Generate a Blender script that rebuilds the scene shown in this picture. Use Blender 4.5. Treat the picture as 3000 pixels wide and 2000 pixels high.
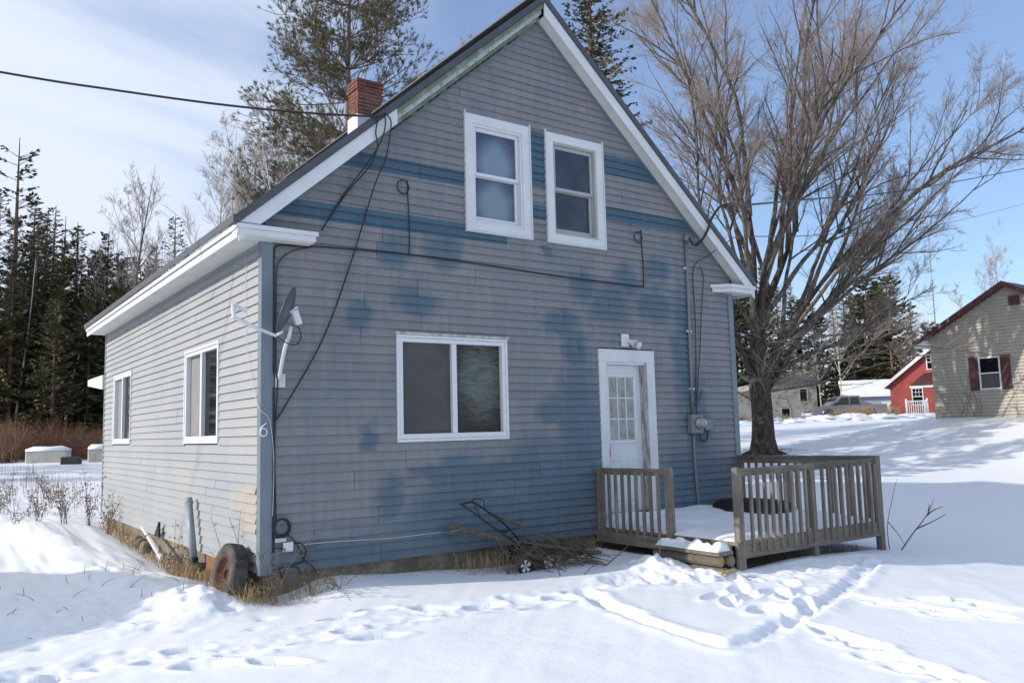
import bpy, math, random
import numpy as np
from mathutils import Vector, Matrix
# ------------------------------------------------------------------ clear
for o in list(bpy.data.objects):
    bpy.data.objects.remove(o, do_unlink=True)
SC = bpy.context.scene
COL = SC.collection
# ------------------------------------------------------------------ camera
cd = bpy.data.cameras.new("camera")
cam = bpy.data.objects.new("camera", cd)
COL.objects.link(cam)
cd.sensor_width = 36.0
cd.lens = 29.04
cd.clip_end = 3000.0
cd.clip_start = 0.05
_r = Vector((0.81525277, -0.57853652, -0.02565952))
_u = Vector((-0.04130547, -0.10228796, 0.99389689))
_f = Vector((0.57763031, 0.80921732, 0.10728727))
cam.matrix_world = Matrix(((_r.x, _u.x, -_f.x, -2.998), (_r.y, _u.y, -_f.y, -8.888), (_r.z, _u.z, -_f.z, 1.443), (0, 0, 0, 1)))
SC.camera = cam
# ------------------------------------------------------------------ sky, sun, exposure
SUN_TO = Vector((-1.0, 0.43, 0.467)).normalized()      # towards the sun
W = bpy.data.worlds.new("World")
SC.world = W
W.use_nodes = True
nt = W.node_tree
nt.nodes.clear()
def wn(t): return nt.nodes.new(t)
out = wn('ShaderNodeOutputWorld'); bg = wn('ShaderNodeBackground')
sky = wn('ShaderNodeTexSky'); sky.sky_type = 'NISHITA'; sky.sun_disc = False
sky.sun_elevation = math.asin(SUN_TO.z)
sky.sun_rotation = math.atan2(SUN_TO.x, SUN_TO.y)
sky.altitude = 150; sky.air_density = 1.2; sky.dust_density = 0.4; sky.ozone_density = 2.0
tc = wn('ShaderNodeTexCoord')
# thin wind-drawn cloud sheet: noise on the direction projected to a cloud plane
sep = wn('ShaderNodeSeparateXYZ'); nt.links.new(tc.outputs['Generated'], sep.inputs[0])
zz = wn('ShaderNodeMath'); zz.operation = 'MAXIMUM'; zz.inputs[1].default_value = 0.0; nt.links.new(sep.outputs[2], zz.inputs[0])
za = wn('ShaderNodeMath'); za.operation = 'ADD'; za.inputs[1].default_value = 0.22; nt.links.new(zz.outputs[0], za.inputs[0])
dx = wn('ShaderNodeMath'); dx.operation = 'DIVIDE'; nt.links.new(sep.outputs[0], dx.inputs[0]); nt.links.new(za.outputs[0], dx.inputs[1])
dy = wn('ShaderNodeMath'); dy.operation = 'DIVIDE'; nt.links.new(sep.outputs[1], dy.inputs[0]); nt.links.new(za.outputs[0], dy.inputs[1])
cmb = wn('ShaderNodeCombineXYZ'); nt.links.new(dx.outputs[0], cmb.inputs[0]); nt.links.new(dy.outputs[0], cmb.inputs[1])
mp = wn('ShaderNodeMapping'); mp.inputs['Location'].default_value = (1.3, 0.55, 0); mp.inputs['Rotation'].default_value = (0, 0, 0.75); mp.inputs['Scale'].default_value = (0.42, 0.85, 1)
nt.links.new(cmb.outputs[0], mp.inputs[0])
nz = wn('ShaderNodeTexNoise'); nz.inputs['Scale'].default_value = 1.0; nz.inputs['Detail'].default_value = 7; nz.inputs['Roughness'].default_value = 0.52; nz.inputs['Distortion'].default_value = 0.5
nt.links.new(mp.outputs[0], nz.inputs['Vector'])
cr = wn('ShaderNodeMapRange'); cr.interpolation_type = 'SMOOTHSTEP'; cr.inputs[1].default_value = 0.40; cr.inputs[2].default_value = 0.60; cr.inputs[3].default_value = 0.15; cr.inputs[4].default_value = 0.95
# the cloud bank is thicker towards the north-west
bk = wn('ShaderNodeVectorMath'); bk.operation = 'DOT_PRODUCT'; bk.inputs[1].default_value = (-0.19, 0.135, 0.0); nt.links.new(tc.outputs['Generated'], bk.inputs[0])
bs = wn('ShaderNodeMath'); bs.operation = 'ADD'; nt.links.new(nz.outputs[0], bs.inputs[0]); nt.links.new(bk.outputs['Value'], bs.inputs[1])
nt.links.new(bs.outputs[0], cr.inputs[0])
mx = wn('ShaderNodeMix'); mx.data_type = 'RGBA'
ti = wn('ShaderNodeMix'); ti.data_type = 'RGBA'; ti.blend_type = 'MULTIPLY'; ti.inputs[0].default_value = 1.0; nt.links.new(sky.outputs[0], ti.inputs[6]); ti.inputs[7].default_value = (0.94, 1.10, 1.40, 1)
nt.links.new(cr.outputs[0], mx.inputs[0]); nt.links.new(ti.outputs[2], mx.inputs[6]); mx.inputs[7].default_value = (6.3, 6.9, 8.0, 1)
nt.links.new(mx.outputs[2], bg.inputs[0]); bg.inputs[1].default_value = 0.15
nt.links.new(bg.outputs[0], out.inputs[0])
sd = bpy.data.lights.new("sun", 'SUN'); sd.energy = 4.8; sd.angle = math.radians(0.55); sd.color = (1.0, 0.93, 0.83)
sun = bpy.data.objects.new("sun", sd); COL.objects.link(sun)
sun.rotation_euler = (-SUN_TO).to_track_quat('-Z', 'Y').to_euler()
sun.location = (-30, 15, 30)
SC.view_settings.view_transform = 'Standard'
SC.view_settings.look = 'None'
SC.view_settings.exposure = -0.17
SC.view_settings.gamma = 1.0
SC.view_settings.use_curve_mapping = False
SC.render.engine = 'CYCLES'
# ------------------------------------------------------------------ helpers
R = random.Random(7)
def tag(o, label=None, cat=None, group=None, kind=None):
    if label: o['label'] = label
    if cat: o['category'] = cat
    if group: o['group'] = group
    if kind: o['kind'] = kind
    return o
def thing(name, label, cat, loc=(0, 0, 0), group=None, rotz=0.0):
    o = bpy.data.objects.new(name, None)
    COL.objects.link(o)
    o.empty_display_size = 0.2
    o.location = loc; o.rotation_euler = (0, 0, rotz)
    return tag(o, label, cat, group)
def origin(o):
    p = Vector((0, 0, 0))
    while o is not None:
        p = p + o.location; o = o.parent
    return p
class MB:
    """collects shapes in world coordinates; build() links them as one mesh object"""
    def __init__(s): s.v = []; s.f = []
    def add(s, vs, fs):
        n = len(s.v); s.v += [tuple(p) for p in vs]; s.f += [tuple(i + n for i in f) for f in fs]; return s
    def hexa(s, p):   # 0-3 bottom loop, 4-7 top loop
        return s.add(p, [(3, 2, 1, 0), (4, 5, 6, 7), (0, 1, 5, 4), (1, 2, 6, 5), (2, 3, 7, 6), (3, 0, 4, 7)])
    def box(s, x0, x1, y0, y1, z0, z1):
        return s.hexa([(x0, y0, z0), (x1, y0, z0), (x1, y1, z0), (x0, y1, z0), (x0, y0, z1), (x1, y0, z1), (x1, y1, z1), (x0, y1, z1)])
    def beam(s, a, b, w, h, up=(0, 0, 1)):
        a = Vector(a); b = Vector(b); d = (b - a).normalized(); upv = Vector(up)
        if abs(d.dot(upv)) > 0.98: upv = Vector((0, 1, 0))
        sx = d.cross(upv).normalized() * (w / 2); sz = sx.cross(d).normalized() * (h / 2)
        return s.hexa([a - sx - sz, a + sx - sz, b + sx - sz, b - sx - sz, a - sx + sz, a + sx + sz, b + sx + sz, b - sx + sz])
    def prism(s, poly, off):
        n = len(poly); off = Vector(off); a = [Vector(p) for p in poly]
        vs = a + [p + off for p in a]
        return s.add(vs, [tuple(range(n))[::-1], tuple(range(n, 2 * n))] + [(i, (i + 1) % n, n + (i + 1) % n, n + i) for i in range(n)])
    def tube(s, pts, rad, n=6, cap=True):
        pts = [Vector(p) for p in pts]; m = len(pts)
        if not isinstance(rad, (list, tuple)): rad = [rad] * m
        ref = None; vs = []
        for i, p in enumerate(pts):
            d = (pts[min(i + 1, m - 1)] - pts[max(i - 1, 0)])
            if d.length < 1e-9: d = Vector((0, 0, 1))
            d.normalize()
            if ref is None:
                ref = Vector((0, 0, 1)) if abs(d.z) < 0.9 else Vector((1, 0, 0))
                ref = (ref - d * ref.dot(d)).normalized()
            else:
                q = ref - d * ref.dot(d)
                if q.length > 1e-6: ref = q.normalized()
            b = d.cross(ref)
            for k in range(n):
                t = 2 * math.pi * k / n
                vs.append(p + (ref * math.cos(t) + b * math.sin(t)) * rad[i])
        fs = [(i * n + k, i * n + (k + 1) % n, (i + 1) * n + (k + 1) % n, (i + 1) * n + k) for i in range(m - 1) for k in range(n)]
        if cap: fs += [tuple(range(n))[::-1], tuple(range((m - 1) * n, m * n))]
        return s.add(vs, fs)
    def lathe(s, prof, c, axis, n=24, a0=0.0, a1=2 * math.pi):
        c = Vector(c); ax = Vector(axis).normalized()
        e = Vector((0, 0, 1)) if abs(ax.z) < 0.9 else Vector((1, 0, 0))
        e = (e - ax * e.dot(ax)).normalized(); g = ax.cross(e); m = len(prof); vs = []
        for k in range(n):
            t = a0 + (a1 - a0) * k / n
            for (r, h) in prof: vs.append(c + ax * h + (e * math.cos(t) + g * math.sin(t)) * r)
        fs = [(k * m + i, ((k + 1) % n) * m + i, ((k + 1) % n) * m + i + 1, k * m + i + 1) for k in range(n) for i in range(m - 1)]
        return s.add(vs, fs)
    def build(s, name, mat, parent=None, smooth=False, bevel=0):
        og = origin(parent)
        me = bpy.data.meshes.new(name)
        me.from_pydata([(p[0] - og.x, p[1] - og.y, p[2] - og.z) for p in s.v], [], s.f)
        me.update()
        if smooth: me.polygons.foreach_set('use_smooth', [True] * len(me.polygons))
        me.materials.append(mat)
        o = bpy.data.objects.new(name, me); COL.objects.link(o); o.parent = parent
        if bevel:
            b = o.modifiers.new('bevel', 'BEVEL'); b.width = bevel; b.segments = 1; b.limit_method = 'ANGLE'
        return o
def top(mb, name, mat, label, cat, group=None, kind=None, smooth=False, bevel=0):
    """a thing that is one mesh"""
    vs = np.array(mb.v); c = vs.mean(0); base = (float(c[0]), float(c[1]), float(vs[:, 2].min()))
    me = bpy.data.meshes.new(name); me.from_pydata([(p[0] - base[0], p[1] - base[1], p[2] - base[2]) for p in mb.v], [], mb.f); me.update()
    if smooth: me.polygons.foreach_set('use_smooth', [True] * len(me.polygons))
    me.materials.append(mat)
    o = bpy.data.objects.new(name, me); COL.objects.link(o); o.location = base
    if bevel:
        b = o.modifiers.new('bevel', 'BEVEL'); b.width = bevel; b.segments = 1; b.limit_method = 'ANGLE'
    return tag(o, label, cat, group, kind)
def spline(pts, k=6):
    P = [Vector(p) for p in pts]; out = []
    for i in range(len(P) - 1):
        p0 = P[max(i - 1, 0)]; p1 = P[i]; p2 = P[i + 1]; p3 = P[min(i + 2, len(P) - 1)]
        for j in range(k):
            t = j / k
            out.append(0.5 * ((2 * p1) + (p2 - p0) * t + (2 * p0 - 5 * p1 + 4 * p2 - p3) * t * t + (3 * p1 - p0 - 3 * p2 + p3) * t ** 3))
    out.append(P[-1]); return out
def copy_tree(o, parent=None):
    c = o.copy(); COL.objects.link(c); c.parent = parent
    for ch in list(o.children): copy_tree(ch, c)
    return c
# ------------------------------------------------------------------ materials
MATS = {}
def node_mat(name):
    m = bpy.data.materials.new(name); m.use_nodes = True
    n = m.node_tree; p = n.nodes['Principled BSDF']; MATS[name] = m
    return m, n, p
def mat(name, col, rough=0.6, var=0.0, scale=8.0, bump=0.0, bscale=40.0, metal=0.0, col2=None, spec=0.5, detail=5, stretch=None, contrast=(0.35, 0.65), objinfo=0.0):
    m, n, p = node_mat(name); L = n.links
    p.inputs['Roughness'].default_value = rough; p.inputs['Metallic'].default_value = metal
    p.inputs['Specular IOR Level'].default_value = spec
    p.inputs['Base Color'].default_value = (*col, 1)
    if var or col2 or bump:
        geo = n.nodes.new('ShaderNodeNewGeometry'); vec = geo.outputs['Position']
        if stretch:
            mpn = n.nodes.new('ShaderNodeMapping'); mpn.inputs['Scale'].default_value = stretch; L.new(vec, mpn.inputs[0]); vec = mpn.outputs[0]
    if var or col2:
        c2 = col2 or tuple(c * (1 - var) for c in col)
        t = n.nodes.new('ShaderNodeTexNoise'); t.inputs['Scale'].default_value = scale; t.inputs['Detail'].default_value = detail; t.inputs['Roughness'].default_value = 0.65; L.new(vec, t.inputs['Vector'])
        mr = n.nodes.new('ShaderNodeMapRange'); mr.inputs[1].default_value = contrast[0]; mr.inputs[2].default_value = contrast[1]; L.new(t.outputs[0], mr.inputs[0])
        fac = mr.outputs[0]
        if objinfo:
            oi = n.nodes.new('ShaderNodeObjectInfo'); ma = n.nodes.new('ShaderNodeMath'); ma.operation = 'MULTIPLY_ADD'; ma.inputs[1].default_value = objinfo; L.new(oi.outputs['Random'], ma.inputs[0]); L.new(fac, ma.inputs[2])
            mb_ = n.nodes.new('ShaderNodeMath'); mb_.operation = 'SUBTRACT'; mb_.use_clamp = True; mb_.inputs[1].default_value = objinfo / 2; L.new(ma.outputs[0], mb_.inputs[0]); fac = mb_.outputs[0]
        mixn = n.nodes.new('ShaderNodeMix'); mixn.data_type = 'RGBA'; mixn.inputs[6].default_value = (*col, 1); mixn.inputs[7].default_value = (*c2, 1)
        L.new(fac, mixn.inputs[0]); L.new(mixn.outputs[2], p.inputs['Base Color'])
    if bump:
        t2 = n.nodes.new('ShaderNodeTexNoise'); t2.inputs['Scale'].default_value = bscale; t2.inputs['Detail'].default_value = 6; L.new(vec, t2.inputs['Vector'])
        b = n.nodes.new('ShaderNodeBump'); b.inputs['Strength'].default_value = bump; b.inputs['Distance'].default_value = 0.02; L.new(t2.outputs[0], b.inputs['Height']); L.new(b.outputs[0], p.inputs['Normal'])
    return m
M_white = mat('white_aluminium', (0.66, 0.67, 0.68), 0.45, var=0.10, scale=3.0)
M_vinyl = mat('white_vinyl', (0.68, 0.69, 0.71), 0.4, var=0.06, scale=5)
M_bare = mat('weathered_jamb', (0.55, 0.55, 0.53), 0.7, col2=(0.16, 0.15, 0.14), scale=5, stretch=(4, 4, .8))
M_soffit = mat('soffit_cream', (0.70, 0.70, 0.66), 0.55, var=0.12, scale=2)
M_roof = mat('roof_metal', (0.075, 0.08, 0.09), 0.5, var=0.25, scale=2.5)
M_green = mat('old_green_paint', (0.15, 0.205, 0.135), 0.8, col2=(0.30, 0.32, 0.29), scale=6, contrast=(0.5, 0.66), bump=0.3)
M_greypaint = mat('flaking_grey_paint', (0.47, 0.48, 0.46), 0.75, col2=(0.24, 0.33, 0.23), scale=14, contrast=(0.5, 0.6), bump=0.4)
M_concrete = mat('foundation_concrete', (0.26, 0.225, 0.16), 0.9, col2=(0.12, 0.10, 0.075), scale=3, bump=0.4)
M_block = mat('concrete_block', (0.56, 0.53, 0.46), 0.9, var=0.3, scale=2, bump=0.3)
M_mortar = mat('mortar', (0.50, 0.46, 0.42), 0.9, var=0.3, scale=20)
M_brick = mat('brick_red', (0.21, 0.068, 0.045), 0.85, col2=(0.10, 0.034, 0.028), scale=9, bump=0.3, objinfo=0.9)
M_glass = mat('window_glass', (0.008, 0.009, 0.010), 0.05, spec=0.15)
M_screen = mat('insect_screen', (0.085, 0.085, 0.08), 0.75, var=0.3, scale=3)
M_screen2 = mat('insect_screen_pale', (0.24, 0.235, 0.225), 0.8, var=0.15, scale=3)
M_black = mat('black_rubber', (0.012, 0.012, 0.013), 0.6)
M_cable = mat('cable_black', (0.012, 0.012, 0.014), 0.5)
M_cablew = mat('cable_white', (0.6, 0.6, 0.58), 0.5)
M_dishgrey = mat('dish_grey', (0.10, 0.11, 0.125), 0.45, var=0.2)
M_galv = mat('galvanised', (0.60, 0.61, 0.63), 0.4, var=0.15, scale=12)
M_meter = mat('meter_grey', (0.19, 0.21, 0.225), 0.5, var=0.15)
M_clear = mat('meter_glass', (0.30, 0.31, 0.32), 0.06, spec=0.8)
M_pvc = mat('pvc_blue_grey', (0.27, 0.33, 0.37), 0.45, var=0.2)
M_rust = mat('rust', (0.125, 0.050, 0.028), 0.85, col2=(0.06, 0.03, 0.022), scale=15, bump=0.3)
M_tyre = mat('tyre_rubber', (0.030, 0.029, 0.028), 0.8, col2=(0.10, 0.097, 0.09), scale=5, bump=0.2)
M_mowblk = mat('black_steel', (0.014, 0.014, 0.015), 0.45)
M_pink = mat('pink_tag', (0.75, 0.10, 0.25), 0.5)
M_plyorange = mat('bare_board', (0.28, 0.145, 0.06), 0.8, var=0.4, scale=4)
def wood_mat(name, c1, c2, c3, stretch, scale=1.0):
    m, n, p = node_mat(name); L = n.links
    g = n.nodes.new('ShaderNodeNewGeometry'); mpn = n.nodes.new('ShaderNodeMapping'); mpn.inputs['Scale'].default_value = stretch; L.new(g.outputs['Position'], mpn.inputs[0])
    t = n.nodes.new('ShaderNodeTexNoise'); t.inputs['Scale'].default_value = 30 * scale; t.inputs['Detail'].default_value = 5; L.new(mpn.outputs[0], t.inputs['Vector'])
    t2 = n.nodes.new('ShaderNodeTexNoise'); t2.inputs['Scale'].default_value = 2.2; t2.inputs['Detail'].default_value = 4; L.new(g.outputs['Position'], t2.inputs['Vector'])
    cr_ = n.nodes.new('ShaderNodeMapRange'); cr_.inputs[1].default_value = .35; cr_.inputs[2].default_value = .68; L.new(t.outputs[0], cr_.inputs[0])
    oi = n.nodes.new('ShaderNodeObjectInfo')
    a = n.nodes.new('ShaderNodeMix'); a.data_type = 'RGBA'; a.inputs[6].default_value = (*c1, 1); a.inputs[7].default_value = (*c2, 1); L.new(cr_.outputs[0], a.inputs[0])
    cr2 = n.nodes.new('ShaderNodeMapRange'); cr2.inputs[1].default_value = .45; cr2.inputs[2].default_value = .7; L.new(t2.outputs[0], cr2.inputs[0])
    ad = n.nodes.new('ShaderNodeMath'); ad.operation = 'MULTIPLY_ADD'; ad.inputs[1].default_value = 0.85; ad.use_clamp = True; L.new(oi.outputs['Random'], ad.inputs[0]); L.new(cr2.outputs[0], ad.inputs[2])
    sb = n.nodes.new('ShaderNodeMath'); sb.operation = 'MULTIPLY'; sb.inputs[1].default_value = .75; L.new(ad.outputs[0], sb.inputs[0])
    b_ = n.nodes.new('ShaderNodeMix'); b_.data_type = 'RGBA'; L.new(sb.outputs[0], b_.inputs[0]); L.new(a.outputs[2], b_.inputs[6]); b_.inputs[7].default_value = (*c3, 1)
    L.new(b_.outputs[2], p.inputs['Base Color']); p.inputs['Roughness'].default_value = 0.85
    bu = n.nodes.new('ShaderNodeBump'); bu.inputs['Strength'].default_value = .25; bu.inputs['Distance'].default_value = .01; L.new(t.outputs[0], bu.inputs['Height']); L.new(bu.outputs[0], p.inputs['Normal'])
    return m
M_woodv = wood_mat('deck_wood_upright', (0.285, 0.25, 0.21), (0.165, 0.142, 0.118), (0.115, 0.098, 0.08), (1, 1, .06))
M_woodh = wood_mat('deck_wood_level', (0.26, 0.222, 0.178), (0.145, 0.122, 0.098), (0.10, 0.084, 0.066), (.08, .08, 1))
M_scrap = wood_mat('scrap_wood', (0.16, 0.14, 0.12), (0.085, 0.072, 0.06), (0.055, 0.047, 0.038), (.15, 1, 1))
M_cut = mat('fresh_end_grain', (0.50, 0.36, 0.16), 0.8, var=0.4, scale=25)
# ---- faded vinyl siding: pinkish grey where it chalked, old blue where shrubs and trim kept the sun off
BLOT = [(1.61, 3.67, .23, .19), (2.32, 3.72, .26, .2), (1.14, 2.83, .16, .17), (1.27, 1.38, .12, .16), (1.9, 3.07, .33, .17), (4.2, 2.93, .28, .18), (4.58, 3.45, .25, .27), (5.11, 3.23, .38, .33), (5.48, 3.6, .27, .27), (6.0, 3.29, .37, .27), (6.13, 3.84, .29, .2), (4.42, 2.57, .24, .28), (4.46, 1.65, .4, .62), (4.0, 1.72, .25, .16), (6.6, 2.6, .2, 1.1), (3.93, 3.89, .12, .08), (2.14, .93, .36, .17), (1.55, .71, .17, .22), (3.11, .88, .36, .24), (2.9, .3, 1.35, .38), (4.15, .6, .85, .6), (3.7, 1.0, .55, .35), (4.5, 1.15, .42, .6), (2.55, .75, .55, .4), (5.9, .35, 1.2, .4), (6.77, .45, .85, .6), (.73, .15, .6, .2), (2.3, .5, .5, .3), (2.45, 1.1, .25, .12), (3.7, 1.05, .5, .2), (6.9, 1.5, .2, .6)]
BAND = [(-1, 2.66, 4.62, 4.82), (-1, 2.66, 3.92, 4.13), (2.6, 3.3, 3.92, 4.05), (3.68, 4.02, 4.80, 5.60), (3.68, 4.02, 4.34, 4.55), (5.03, 9, 5.20, 5.50), (5.03, 9, 4.49, 4.70)]
def siding_mat():
    m, n, p = node_mat('faded_vinyl_siding'); L = n.links
    g = n.nodes.new('ShaderNodeNewGeometry')
    tn = n.nodes.new('ShaderNodeTexNoise'); tn.inputs['Scale'].default_value = 2.6; tn.inputs['Detail'].default_value = 4; L.new(g.outputs['Position'], tn.inputs['Vector'])
    ns = n.nodes.new('ShaderNodeVectorMath'); ns.operation = 'MULTIPLY_ADD'; ns.inputs[1].default_value = (.34, 0, .34); ns.inputs[2].default_value = (-.17, 0, -.17)
    L.new(tn.outputs['Color'], ns.inputs[0])
    wp0 = n.nodes.new('ShaderNodeVectorMath'); wp0.operation = 'ADD'; L.new(g.outputs['Position'], wp0.inputs[0]); L.new(ns.outputs[0], wp0.inputs[1])
    oj = n.nodes.new('ShaderNodeObjectInfo'); cj = n.nodes.new('ShaderNodeMapRange'); cj.inputs[3].default_value = -.045; cj.inputs[4].default_value = .045; L.new(oj.outputs['Random'], cj.inputs[0])
    cv = n.nodes.new('ShaderNodeCombineXYZ'); L.new(cj.outputs[0], cv.inputs[0]); L.new(cj.outputs[0], cv.inputs[2])
    wp = n.nodes.new('ShaderNodeVectorMath'); wp.operation = 'ADD'; L.new(wp0.outputs[0], wp.inputs[0]); L.new(cv.outputs[0], wp.inputs[1])
    acc = None
    def mx_(a, b):
        if a is None: return b
        q = n.nodes.new('ShaderNodeMath'); q.operation = 'MAXIMUM'; L.new(a, q.inputs[0]); L.new(b, q.inputs[1]); return q.outputs[0]
    for (x, z, a, b) in BLOT:
        s_ = n.nodes.new('ShaderNodeVectorMath'); s_.operation = 'SUBTRACT'; s_.inputs[1].default_value = (x, 0, z); L.new(wp.outputs[0], s_.inputs[0])
        q_ = n.nodes.new('ShaderNodeVectorMath'); q_.operation = 'MULTIPLY'; q_.inputs[1].default_value = (.86 / a, 6, .86 / b); L.new(s_.outputs[0], q_.inputs[0])
        l_ = n.nodes.new('ShaderNodeVectorMath'); l_.operation = 'LENGTH'; L.new(q_.outputs[0], l_.inputs[0])
        r_ = n.nodes.new('ShaderNodeMapRange'); r_.interpolation_type = 'SMOOTHSTEP'; r_.inputs[1].default_value = 0.45; r_.inputs[2].default_value = 1.32; r_.inputs[3].default_value = 1; r_.inputs[4].default_value = 0; L.new(l_.outputs['Value'], r_.inputs[0])
        acc = mx_(acc, r_.outputs[0])
    sx = n.nodes.new('ShaderNodeSeparateXYZ'); L.new(g.outputs['Position'], sx.inputs[0])
    # the lowest courses faded least (snow and weeds covered them)
    lowr = n.nodes.new('ShaderNodeMapRange'); lowr.interpolation_type = 'SMOOTHSTEP'; lowr.inputs[1].default_value = .10; lowr.inputs[2].default_value = .55; lowr.inputs[3].default_value = .85; lowr.inputs[4].default_value = 0
    swz = n.nodes.new('ShaderNodeSeparateXYZ'); L.new(wp.outputs[0], swz.inputs[0]); L.new(swz.outputs[2], lowr.inputs[0])
    acc = mx_(acc, lowr.outputs[0])
    bacc = None
    for (x0, x1, z0, z1) in BAND:
        ms = []
        for (ch, v, op) in ((0, x0, 'GREATER_THAN'), (0, x1, 'LESS_THAN'), (2, z0, 'GREATER_THAN'), (2, z1, 'LESS_THAN'), (1, 0.03, 'LESS_THAN')):
            c_ = n.nodes.new('ShaderNodeMath'); c_.operation = op; c_.inputs[1].default_value = v; L.new(sx.outputs[ch], c_.inputs[0]); ms.append(c_.outputs[0])
        t = ms[0]
        for k in ms[1:]:
            w_ = n.nodes.new('ShaderNodeMath'); w_.operation = 'MULTIPLY'; L.new(t, w_.inputs[0]); L.new(k, w_.inputs[1]); t = w_.outputs[0]
        bacc = mx_(bacc, t)
    # broad chalky variation + vertical rain streaks
    t3 = n.nodes.new('ShaderNodeTexNoise'); t3.inputs['Scale'].default_value = 1.3; t3.inputs['Detail'].default_value = 5; t3.inputs['Roughness'].default_value = .7; L.new(g.outputs['Position'], t3.inputs['Vector'])
    base = n.nodes.new('ShaderNodeMix'); base.data_type = 'RGBA'; base.inputs[6].default_value = (0.246, 0.230, 0.235, 1); base.inputs[7].default_value = (0.186, 0.206, 0.219, 1)
    r3 = n.nodes.new('ShaderNodeMapRange'); r3.inputs[1].default_value = .38; r3.inputs[2].default_value = .64; L.new(t3.outputs[0], r3.inputs[0]); L.new(r3.outputs[0], base.inputs[0])
    b1 = n.nodes.new('ShaderNodeMix'); b1.data_type = 'RGBA'; b1.inputs[7].default_value = (0.092, 0.140, 0.180, 1)
    sc1 = n.nodes.new('ShaderNodeMath'); sc1.operation = 'MULTIPLY'; sc1.inputs[1].default_value = .92; L.new(acc, sc1.inputs[0])
    L.new(sc1.outputs[0], b1.inputs[0]); L.new(base.outputs[2], b1.inputs[6])
    b2 = n.nodes.new('ShaderNodeMix'); b2.data_type = 'RGBA'; b2.inputs[7].default_value = (0.060, 0.115, 0.160, 1)
    sc2 = n.nodes.new('ShaderNodeMath'); sc2.operation = 'MULTIPLY'; sc2.inputs[1].default_value = .95; L.new(bacc, sc2.inputs[0])
    L.new(sc2.outputs[0], b2.inputs[0]); L.new(b1.outputs[2], b2.inputs[6])
    mpn = n.nodes.new('ShaderNodeMapping'); mpn.inputs['Scale'].default_value = (9, 9, .9); L.new(g.outputs['Position'], mpn.inputs[0])
    t4 = n.nodes.new('ShaderNodeTexNoise'); t4.inputs['Scale'].default_value = 1.6; t4.inputs['Detail'].default_value = 6; L.new(mpn.outputs[0], t4.inputs['Vector'])
    r4 = n.nodes.new('ShaderNodeMapRange'); r4.inputs[1].default_value = .3; r4.inputs[2].default_value = .75; r4.inputs[3].default_value = 1.06; r4.inputs[4].default_value = .88; L.new(t4.outputs[0], r4.inputs[0])
    oi = n.nodes.new('ShaderNodeObjectInfo'); r5 = n.nodes.new('ShaderNodeMapRange'); r5.inputs[3].default_value = .95; r5.inputs[4].default_value = 1.04; L.new(oi.outputs['Random'], r5.inputs[0])
    mu = n.nodes.new('ShaderNodeMath'); mu.operation = 'MULTIPLY'; L.new(r4.outputs[0], mu.inputs[0]); L.new(r5.outputs[0], mu.inputs[1])
    fin = n.nodes.new('ShaderNodeVectorMath'); fin.operation = 'SCALE'; L.new(b2.outputs[2], fin.inputs[0]); L.new(mu.outputs[0], fin.inputs['Scale'])
    L.new(fin.outputs[0], p.inputs['Base Color']); p.inputs['Roughness'].default_value = .55; p.inputs['Specular IOR Level'].default_value = .35
    bu = n.nodes.new('ShaderNodeBump'); bu.inputs['Strength'].default_value = .12; bu.inputs['Distance'].default_value = .01; L.new(t4.outputs[0], bu.inputs['Height']); L.new(bu.outputs[0], p.inputs['Normal'])
    return m
M_siding = siding_mat()
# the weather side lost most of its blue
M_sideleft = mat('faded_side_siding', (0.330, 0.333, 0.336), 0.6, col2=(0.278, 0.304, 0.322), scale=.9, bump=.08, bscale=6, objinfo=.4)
M_patch = mat('tan_patch_siding', (0.365, 0.325, 0.285), 0.7, col2=(0.32, 0.30, 0.28), scale=4)
M_corner = mat("corner_trim_blue", (0.165, 0.21, 0.24), 0.5, var=.15, scale=2)
M_gap = mat('dark_sheathing', (0.05, 0.05, 0.055), 0.9)
# ------------------------------------------------------------------ terrain (one snow sheet)
CP = np.array([(0.4, -.18, -.26), (0.95, -.43, -.2), (2.1, -.95, -.215), (3.5, -1.7, -.21), (5, -2.35, -.25), (6, -2.8, -.22), (7, -3.3, -.26), (8.2, -4, -.38), (.66, 0, -.13), (1.54, 0, -.18), (3, 0, -.26), (4.5, 0, -.2),
 (7, 0, -.2), (8.5, 0, -.25), (-3, -4, -.27), (3, -5, -.28), (-3, -9, -.3), (6, -8, -.34), (10, -6, -.42), (14, -4, -.45), (20, .8, -.45), (16, 3, -.36), (21.9, 10.5, .27), (18, 7, -.05), (26, 8, .75), (24.5, 3, .2), (24, -3, .1), (30, 8.3, 1.62), (29.6, 2, 1.52), (29.6, -4, 1.5),
 (35, 5, 1.66), (31, 13, 1.0), (27, 15, .65), (38, 18, 1.25), (46, 23, 1.5), (43, 28, 1.5), (56, 30, 1.7), (60, 27, 1.66), (75, 45, 1.9), (95, 50, 2.2), (100, 0, 2.4), (0, 9.4, -.06), (0, 5.7, -.2), (0, 3.2, -.26), (0, 1.8, -.2), (-1, 13, -.05), (0, 20, .1), (0, 28, .38), (2.5, 34, .55), (10, 40, .7),
 (-15, 5, -.25), (-8, 2, -.3), (-6, 8, -.2), (-15, 20, .1), (5, 62, 1.1), (25, 80, 2), (-60, 80, 2), (-60, 0, 0), (0, -60, -.4), (5, 12, 0), (10, 11, 0), (13, 16, .1), (25, 30, .8), (200, 100, 4), (-200, 100, 4), (0, 300, 5), (60, -60, 0), (300, -200, 2), (-300, -200, 2)], float)
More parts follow.
